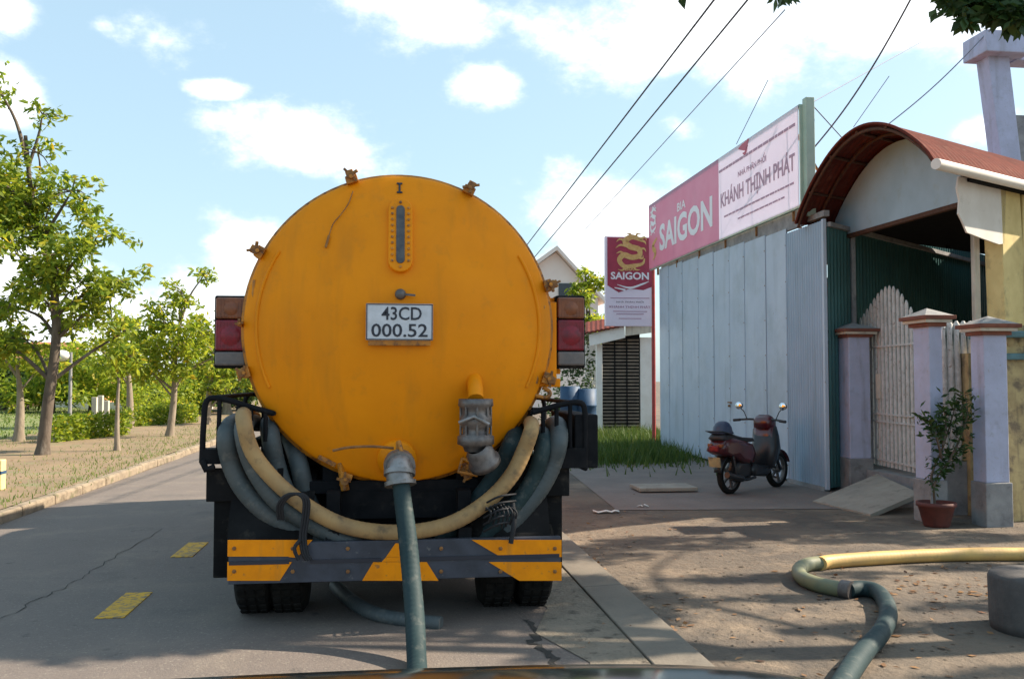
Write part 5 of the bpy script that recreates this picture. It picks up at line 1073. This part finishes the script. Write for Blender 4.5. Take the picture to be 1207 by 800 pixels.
# white strips modelled in place of windscreen reflections over the yard
for px, py, s in ((757, 598, .12), (715, 605, .3)):
    a = G(px, py); mb = MB(); n = 7; g_ = [(a.x + (i - 3) * s / 6, a.y + random.uniform(-.04, .04), .012 + random.uniform(0, .02)) for i in range(n)]
    mb.add(g_ + [(x + .02, y + .1 * s / .3, z) for x, y, z in g_], [(i, i + 1, n + i + 1, n + i) for i in range(n - 1)], True)
    o = mb.build('glare_streak', 'white'); o.modifiers.new('s', 'SOLIDIFY').thickness = .003; tag(o, 'small white strip standing for windscreen glare over the yard' if s < .2 else 'longer white strip standing for windscreen glare right of the tanker', 'litter')

# ------------------------------------------------------------------ trees on the left
def PB(px, py, z=.11): return G(px, py, z)
def rel(base, px, py, dy=0):
    p = W(px, py, base.y + dy); return (p.x - base.x, dy, p.z - base.z)
b = PB(50, 536)
tree('street_tree', b, [(0, 0, 0), rel(b, 56, 480), rel(b, 66, 400), rel(b, 62, 330, .2), rel(b, 40, 250, .3), rel(b, 30, 160, .2)],
     [(rel(b, 60, 240, .2), (.9, .9, .6)), (rel(b, 110, 290, -.3), (.8, .8, .5)), (rel(b, 140, 330, .2), (.55, .6, .5)), (rel(b, 20, 300, 0), (1.1, 1, .7)), (rel(b, 15, 360, .4), (.9, .9, .55)), (rel(b, 85, 370, .4), (.8, .9, .45)),
      (rel(b, 45, 180, 0), (.45, .45, .4)), (rel(b, 50, 135, .1), (.42, .4, .28)), (rel(b, -5, 100, .3), (.4, .5, .5)), (rel(b, -30, 200, .5), (1.1, 1.2, 1.2)), (rel(b, -20, 395, 0), (1, 1, .5)), (rel(b, 140, 395, .3), (.4, .5, .4)), (rel(b, 85, 225, .1), (.5, .6, .4)), (rel(b, 60, 300, -.3), (.7, .6, .5)), (rel(b, 30, 340, -.2), (.7, .7, .5)), (rel(b, 98, 335, .3), (.6, .6, .45)), (rel(b, 25, 270, 0), (.7, .7, .5)), (rel(b, 128, 350, .1), (.5, .6, .5)), (rel(b, 0, 230, .2), (.8, .8, .7)), (rel(b, 30, 400, .5), (.7, .7, .3))],
     'tallest street tree on the left, leafy crown reaching the picture edge', 'leafA', 'bark', .12, 1600, .17, 'street trees along the left verge')
b = PB(22, 520)
tree('street_tree', b, [(0, 0, 0), rel(b, 24, 470), rel(b, 20, 430)], [(rel(b, 20, 415), (1.0, .9, .4)), (rel(b, -15, 405), (.9, .9, .4)), (rel(b, 45, 430), (.6, .8, .3))], 'small tree behind the tallest one, at the far left', 'leafB', 'barkpale', .12, 2400, .16, 'street trees along the left verge')
b = PB(200, 514)
tree('street_tree', b, [(0, 0, 0), rel(b, 205, 470), rel(b, 207, 420), rel(b, 215, 360, .2)],
     [(rel(b, 215, 345), (.55, .6, .55)), (rel(b, 190, 375), (.7, .8, .5)), (rel(b, 235, 390, .2), (.6, .7, .5)), (rel(b, 170, 400, .3), (.7, .7, .45)), (rel(b, 225, 430), (.75, .8, .45)), (rel(b, 180, 440), (.75, .8, .35)), (rel(b, 240, 325), (.3, .3, .35)), (rel(b, 255, 420), (.4, .6, .5)), (rel(b, 200, 410), (.9, .8, .5)), (rel(b, 210, 385), (.7, .7, .5)), (rel(b, 160, 425), (.7, .8, .4))],
     'medium street tree with a reddish trunk left of the tanker', 'leafB', 'barkpale', .1, 1700, .17, 'street trees along the left verge')
b = PB(153, 503)
tree('street_tree', b, [(0, 0, 0), rel(b, 153, 465), rel(b, 150, 420)], [(rel(b, 150, 405), (1.0, 1, .5)), (rel(b, 130, 430), (.9, 1, .4)), (rel(b, 165, 385), (.7, .8, .5)), (rel(b, 140, 375), (.5, .5, .5))], 'yellowish tree with a pale trunk, farther off than its neighbours', 'leafB', 'barkpale', .14, 1500, .18, 'street trees along the left verge')
b = PB(138, 531)
tree('sapling', b, [(0, 0, 0), rel(b, 138, 500), rel(b, 139, 465), rel(b, 142, 430)], [(rel(b, 138, 425), (.5, .5, .4)), (rel(b, 120, 415), (.35, .4, .3)), (rel(b, 155, 420), (.35, .4, .3)), (rel(b, 142, 395), (.25, .3, .3))], 'thin sapling with a pale stem near the kerb', 'leafB', 'barkpale', .06, 2600, .15)
b = PB(243, 500)
tree('street_tree', b, [(0, 0, 0), rel(b, 247, 460), rel(b, 252, 410)], [(rel(b, 262, 405), (.9, 1, .6)), (rel(b, 290, 430), (.9, 1, .6)), (rel(b, 250, 440), (.8, 1, .5)), (rel(b, 230, 415), (.6, .8, .5)), (rel(b, 270, 455), (.9, 1, .4)), (rel(b, 270, 370), (.5, .5, .4))], 'leaning tree half hidden by the left side of the tanker', 'leafA', 'barkpale', .14, 1500, .18, 'street trees along the left verge')
b = PB(268, 488)
tree('street_tree', b, [(0, 0, 0), rel(b, 266, 460), rel(b, 264, 430)], [(rel(b, 265, 440), (1.5, 1, .6)), (rel(b, 300, 450), (1.5, 1, .7)), (rel(b, 235, 455), (1.0, 1, .6)), (rel(b, 320, 435), (1.4, 1, .8))], 'far tree seen between the rack rails on the left', 'leafA', 'barkpale', .2, 900, .28, 'street trees along the left verge')
# hedge and shrubs
def shrub(name, c, r, label, cat, m='leafD', dens=600, size=.12, group=None, kind=None):
    C = []
    for _ in range(14):
        d = Vector((random.gauss(0, 1), random.gauss(0, 1), random.gauss(0, 1))).normalized(); q = Vector(c) + Vector((d.x * r[0], d.y * r[1], d.z * r[2])) * .6; C.append((tuple(q), tuple(x * .5 for x in r)))
    o = leaves_mesh(name, m, clump_points(C, dens / max(1, 1)), size, None, droop=.1, aspect=.5); return tag(o, label, cat, group)
for k, (px0, px1, py, Yh) in enumerate(((60, 150, 516, 22), (150, 232, 503, 29))):
    A, B = W(px0, py, Yh), W(px1, py, Yh + 3); n_ = 2600; P_ = np.array([tuple(A.lerp(B, random.random()) + Vector((random.gauss(0, .03), random.uniform(-.35, .35), 0))) for _ in range(n_)]); P_[:, 2] = .1 + RNG.uniform(0, .6, n_)
    tag(leaves_mesh('hedge', 'leafA', P_, .12, None, droop=-.2, aspect=.5), ('low clipped hedge behind the sapling', 'low clipped hedge farther up the verge')[k], 'hedge')
for k, px in enumerate((160, 175, 190, 207, 222, 238)):
    a = W(px, 480, 34 + k); shrub('conical_shrub', (a.x, a.y, .95), (.55, .55, .95), 'pointed yellow green shrub, %s of the row by the hedge' % ('leftmost', 'second from the left', 'third from the left', 'third from the right', 'second from the right', 'rightmost')[k], 'shrub', 'leafB', 900, .15, 'row of pointed shrubs by the hedge')
FT = ['distant tree behind the lamp post', 'distant tree behind the cream posts', 'distant tree above the orange house wall', 'distant tree at the very left picture edge', 'distant tree behind the sapling crown', 'distant tree just left of the tanker hose rack', 'distant tree behind the left hose rack rails', 'distant tree hidden mostly by the tank lower left', 'distant tree behind the medium reddish trunk']
far = [(60, 440, 60, 4.5, 3), (110, 430, 62, 5, 3.0), (30, 430, 66, 5, 3), (5, 440, 66, 4, 3), (150, 445, 60, 4, 2.6), (240, 445, 60, 5, 3), (290, 440, 64, 5, 3.4), (330, 440, 64, 5, 3.2), (195, 440, 70, 5, 3.4)]
for k, (px, py, Yf, rx, rz) in enumerate(far):
    Yf *= .7; rx *= .6; rz *= .7; a = W(px, py, Yf); z0 = a.z; t = thing('far_tree', (a.x, Yf, .1), '', 'tree', 'far trees at the back on the left'); t['label'] = FT[k]
    mb = MB(); mb.tube([(a.x, Yf, 0), (a.x + .1, Yf, z0)], [.2, .1], 6); mb.build('trunk', 'bark', t)
    C = [((a.x + random.gauss(0, rx * .38), Yf + random.gauss(0, .8), max(.9, z0 + random.gauss(0, rz * .3) - .4)), (rx * .3, .9, rz * .26)) for _ in range(16)]
    leaves_mesh('crown', ('leafA', 'leafB', 'leafD')[k % 3], clump_points(C, 190), .3, t, fan=2)
# white and yellow gate posts, lamp post, buildings at the back left
for k, (px, y0) in enumerate(((111, 468), (118, 466), (125, 472))):
    a = G(px, 511, .1); a = W(px, 511, 26 + k * .5); zt_ = W(px, y0, a.y).z; mb = MB(); mb.box((a.x, a.y, zt_ / 2), (.13, .13, zt_)); tag(mb.build('white_post', 'cream', bevel=.01), ('left', 'middle', 'right')[k] + ' one of three cream posts behind the hedge', 'post', 'cream posts behind the hedge')
a = W(82, 500, 28); mb = MB(); mb.tube([(a.x, 28, .1), (a.x, 28, W(82, 415, 28).z)], [.06, .04], 8); lp = thing('lamp_post', (a.x, 28, .1), 'thin grey lamp post behind the tallest tree', 'lamp post'); mb.build('pole', 'plinth', lp); mb = MB(); mb.sphere((a.x - .25, 28, W(82, 415, 28).z - .1), .2, 8, (1.2, 1, .8)); mb.build('lamp_head', 'white', lp)
ho = thing('orange_house', (-22, 55, 0), 'orange and white house with a tiled roof behind the left trees', 'house')
def face(name, m, x0, y0, x1, y1, Y, d, par):
    a, b = W(x0, y0, Y), W(x1, y1, Y); mb = MB(); mb.box(((a.x + b.x) / 2, Y + d / 2, (a.z + max(b.z, 0)) / 2), (b.x - a.x, d, a.z - max(b.z, 0))); return mb.build(name, m, par)
w1 = face('wall', 'orangewall', -60, 436, 102, 500, 52, 6, ho)
w2 = face('wall', 'white', 64, 462, 108, 500, 50, 1.5, ho)
for px in (-10, 20, 50, 85): 
    a, b = W(px, 445, 49.9), W(px + 9, 472, 49.9); mb = MB(); mb.box(((a.x + b.x) / 2, 51.95 if px < 70 else 49.95, (a.z + b.z) / 2), (b.x - a.x, .12, a.z - b.z)); mb.build('window', 'window', ho)
mb = MB(); a, b = W(-70, 436, 51), W(60, 436, 51); mb.prism([(a.x, 51, a.z), (a.x, 55, a.z + 1.6), (a.x, 59, a.z)], (b.x - a.x, 0, 0)); mb.build('roof', 'tile', ho)
wl = thing('white_boundary_wall', (-12, 48, 0), 'long white wall at the end of the lawn', 'wall'); face('wall_face', 'white', 95, 474, 250, 500, 47, .2, wl)

# greenery behind the right side of the tank
b = G(690, 500)
tree('garden_tree', Vector((W(694, 500, 33).x, 33, 0)), [(0, 0, 0), (0, 0, 2), (0, 0, 4)], [((0, 0, 4.6), (.75, .8, .8)), ((-.35, 0, 3.6), (.6, .6, .6)), ((.3, 0, 3.4), (.6, .6, .6)), ((-.1, 0, 5.3), (.35, .4, .35))], 'bright yellow green tree in front of the white house', 'leafB', 'bark', .12, 1800, .2)
for k, (px, py, Yf, r) in enumerate(((665, 425, 27, (.6, .5, 1.0)), (690, 440, 28, (.5, .5, 1.0)), (655, 480, 24, (.5, .5, .9)), (685, 400, 30, (.7, .5, .6)), (668, 520, 19, (.4, .4, .35)))):
    a = W(px, py, Yf); o = shrub('bush', (a.x, Yf, max(a.z, .4)), r, ('tall bush between the tank lamp and the hut', 'tall bush just left of the hut post', 'dark bush behind the right hose rack', 'bush under the eaves of the hut', 'low bush at ground level right of the tanker')[k], 'bush', 'leafD', 800, .14)
# tree whose leaves hang into the top right corner; it also shades the yard and the rear of the tanker
def inframe(p):
    v = CAMR.transposed() @ (Vector(p) - Vector((0, 0, H)))
    if v.z > -.1: return None
    return (PW / 2 + F * v.x / -v.z, PH / 2 - F * v.y / -v.z)
shade = thing('shade_tree', (7.4, 5.2, 0), 'dark leafy branches hanging into the top right corner', 'tree')
mb = MB(); mb.tube(smooth_path([(7.4, 5.2, 0), (7.3, 5.3, 1.8), (7.0, 5.3, 3.4), (6.4, 5.6, 4.6)], 5), [.2 - .006 * i for i in range(16)], 10)
cl = []
for c, r in (((6.8, 6.7, 5.0), (1.3, .5, .7)), ((4.9, 6.8, 5.2), (.9, .4, .5)), ((9.6, 4.9, 5.2), (.9, .25, .4)), ((7.4, 5.5, 5.0), (.6, .15, .3)), ((7.0, 6.8, 5.1), (1.1, .9, .7)), ((5.5, 6.6, 5.7), (1.5, .55, .9)), ((6.0, 6.9, 6.5), (1.6, .6, .9)), ((4.6, 6.2, 5.0), (.8, .5, .5)), ((4.9, 6.25, 5.8), (1.0, .35, .6)), ((6.6, 6.45, 7.3), (1.5, .45, .7)), ((5.8, 6.35, 6.6), (1.2, .35, .6)), ((7.4, 7.2, 6.6), (1.2, 1.0, .7)), ((5.8, 7.6, 5.7), (.9, .7, .5)), ((7.7, 8.5, 5.1), (.9, .5, .35)), ((9.0, 8.9, 5.4), (1.0, .5, .4)), ((10.6, 9.2, 5.2), (1.2, .5, .4)), ((12.0, 9.0, 5.6), (1.0, .45, .4)), ((8.2, 6.7, 4.8), (.8, .16, .3)), ((9.4, 7.4, 5.2), (1.0, .2, .4)), ((10.2, 6.4, 5.0), (.8, .16, .3)), ((11.2, 7.6, 5.2), (.8, .2, .4)), ((9.0, 5.9, 5.0), (.7, .18, .3))):
    if c[0] < 7.3: mb.tube(smooth_path([(6.8, 5.3, 3.8), ((6.8 + c[0]) / 2, (5.3 + c[1]) / 2, 4.6), c], 4), [.06 - .005 * i for i in range(9)], 6)
    for j in range(16):
        d = RNG.normal(size=3); d /= np.linalg.norm(d); cl.append((tuple(np.array(c) + d * np.array(r) * .7), tuple(np.array(r) * .36)))
mb.tube(smooth_path([(7.0, 5.3, 3.4), (8.6, 7.2, 5.4), (10.4, 8.8, 6.2), (12, 9, 6.0)], 5), [.035 - .0015 * i for i in range(16)], 6)
mb.build('trunk', 'bark', shade)
P_ = clump_points(cl, 2600); keep = []
for p in P_:
    q = inframe(p)
    if q is None or q[1] < -14 or q[0] > 1230 or (q[0] > 1120 and q[1] < 30) or (q[0] > 1150 and q[1] < 38): keep.append(p)
ex = []
for px, py, n_, r in ((1125, 8, 40, 12), (1150, 12, 60, 14), (1180, 16, 110, 14), (1200, 22, 110, 14), (1138, 26, 12, 7), (920, -2, 5, 5), (932, -4, 4, 4), (800, -4, 4, 4), (1112, -6, 14, 8)):
    for _ in range(n_): ex.append(tuple(W(px + random.gauss(0, r * .7), py - 6 + random.gauss(0, r * .5), 6.2 + random.uniform(-.25, .25))))
leaves_mesh('crown', 'leafD', np.array(keep + ex), .11, shade, droop=.7, aspect=.5, fan=4)

# ------------------------------------------------------------------ bonnet of the camera car
cb = thing('camera_car', (0.1, 0.6, 0), 'dark bonnet of the following car along the bottom edge of the picture', 'car')
mb = MB(); nx, ny = 24, 10; vs = []
for j in range(ny + 1):
    for i in range(nx + 1):
        u = i / nx * 2 - 1; t = j / ny; y = .75 + t * 1.15; x = -.1 + u * .9
        z = 1.0035 - .009 * u * u - .1 * t ** 6 - .03 * abs(u) ** 6 + .012 * t
        vs.append((x, y - .03 * u * u * t, z))
mb.add(vs, [(j * (nx + 1) + i, j * (nx + 1) + i + 1, (j + 1) * (nx + 1) + i + 1, (j + 1) * (nx + 1) + i) for j in range(ny) for i in range(nx)], True); o = mb.build('bonnet', 'carpaint', cb); o.modifiers.new('s', 'SOLIDIFY').thickness = .01
mb = MB(); mb.tube([(-.2, .9, 1.0 - .0), (.35, .82, 1.005)], .01, 6); mb.build('wiper_arm', 'black', cb)
mb = MB(); mb.box((.05, 1.5, .72), (1.5, .3, .3)); mb.build('front_bumper', 'carpaint', cb, bevel=.06)
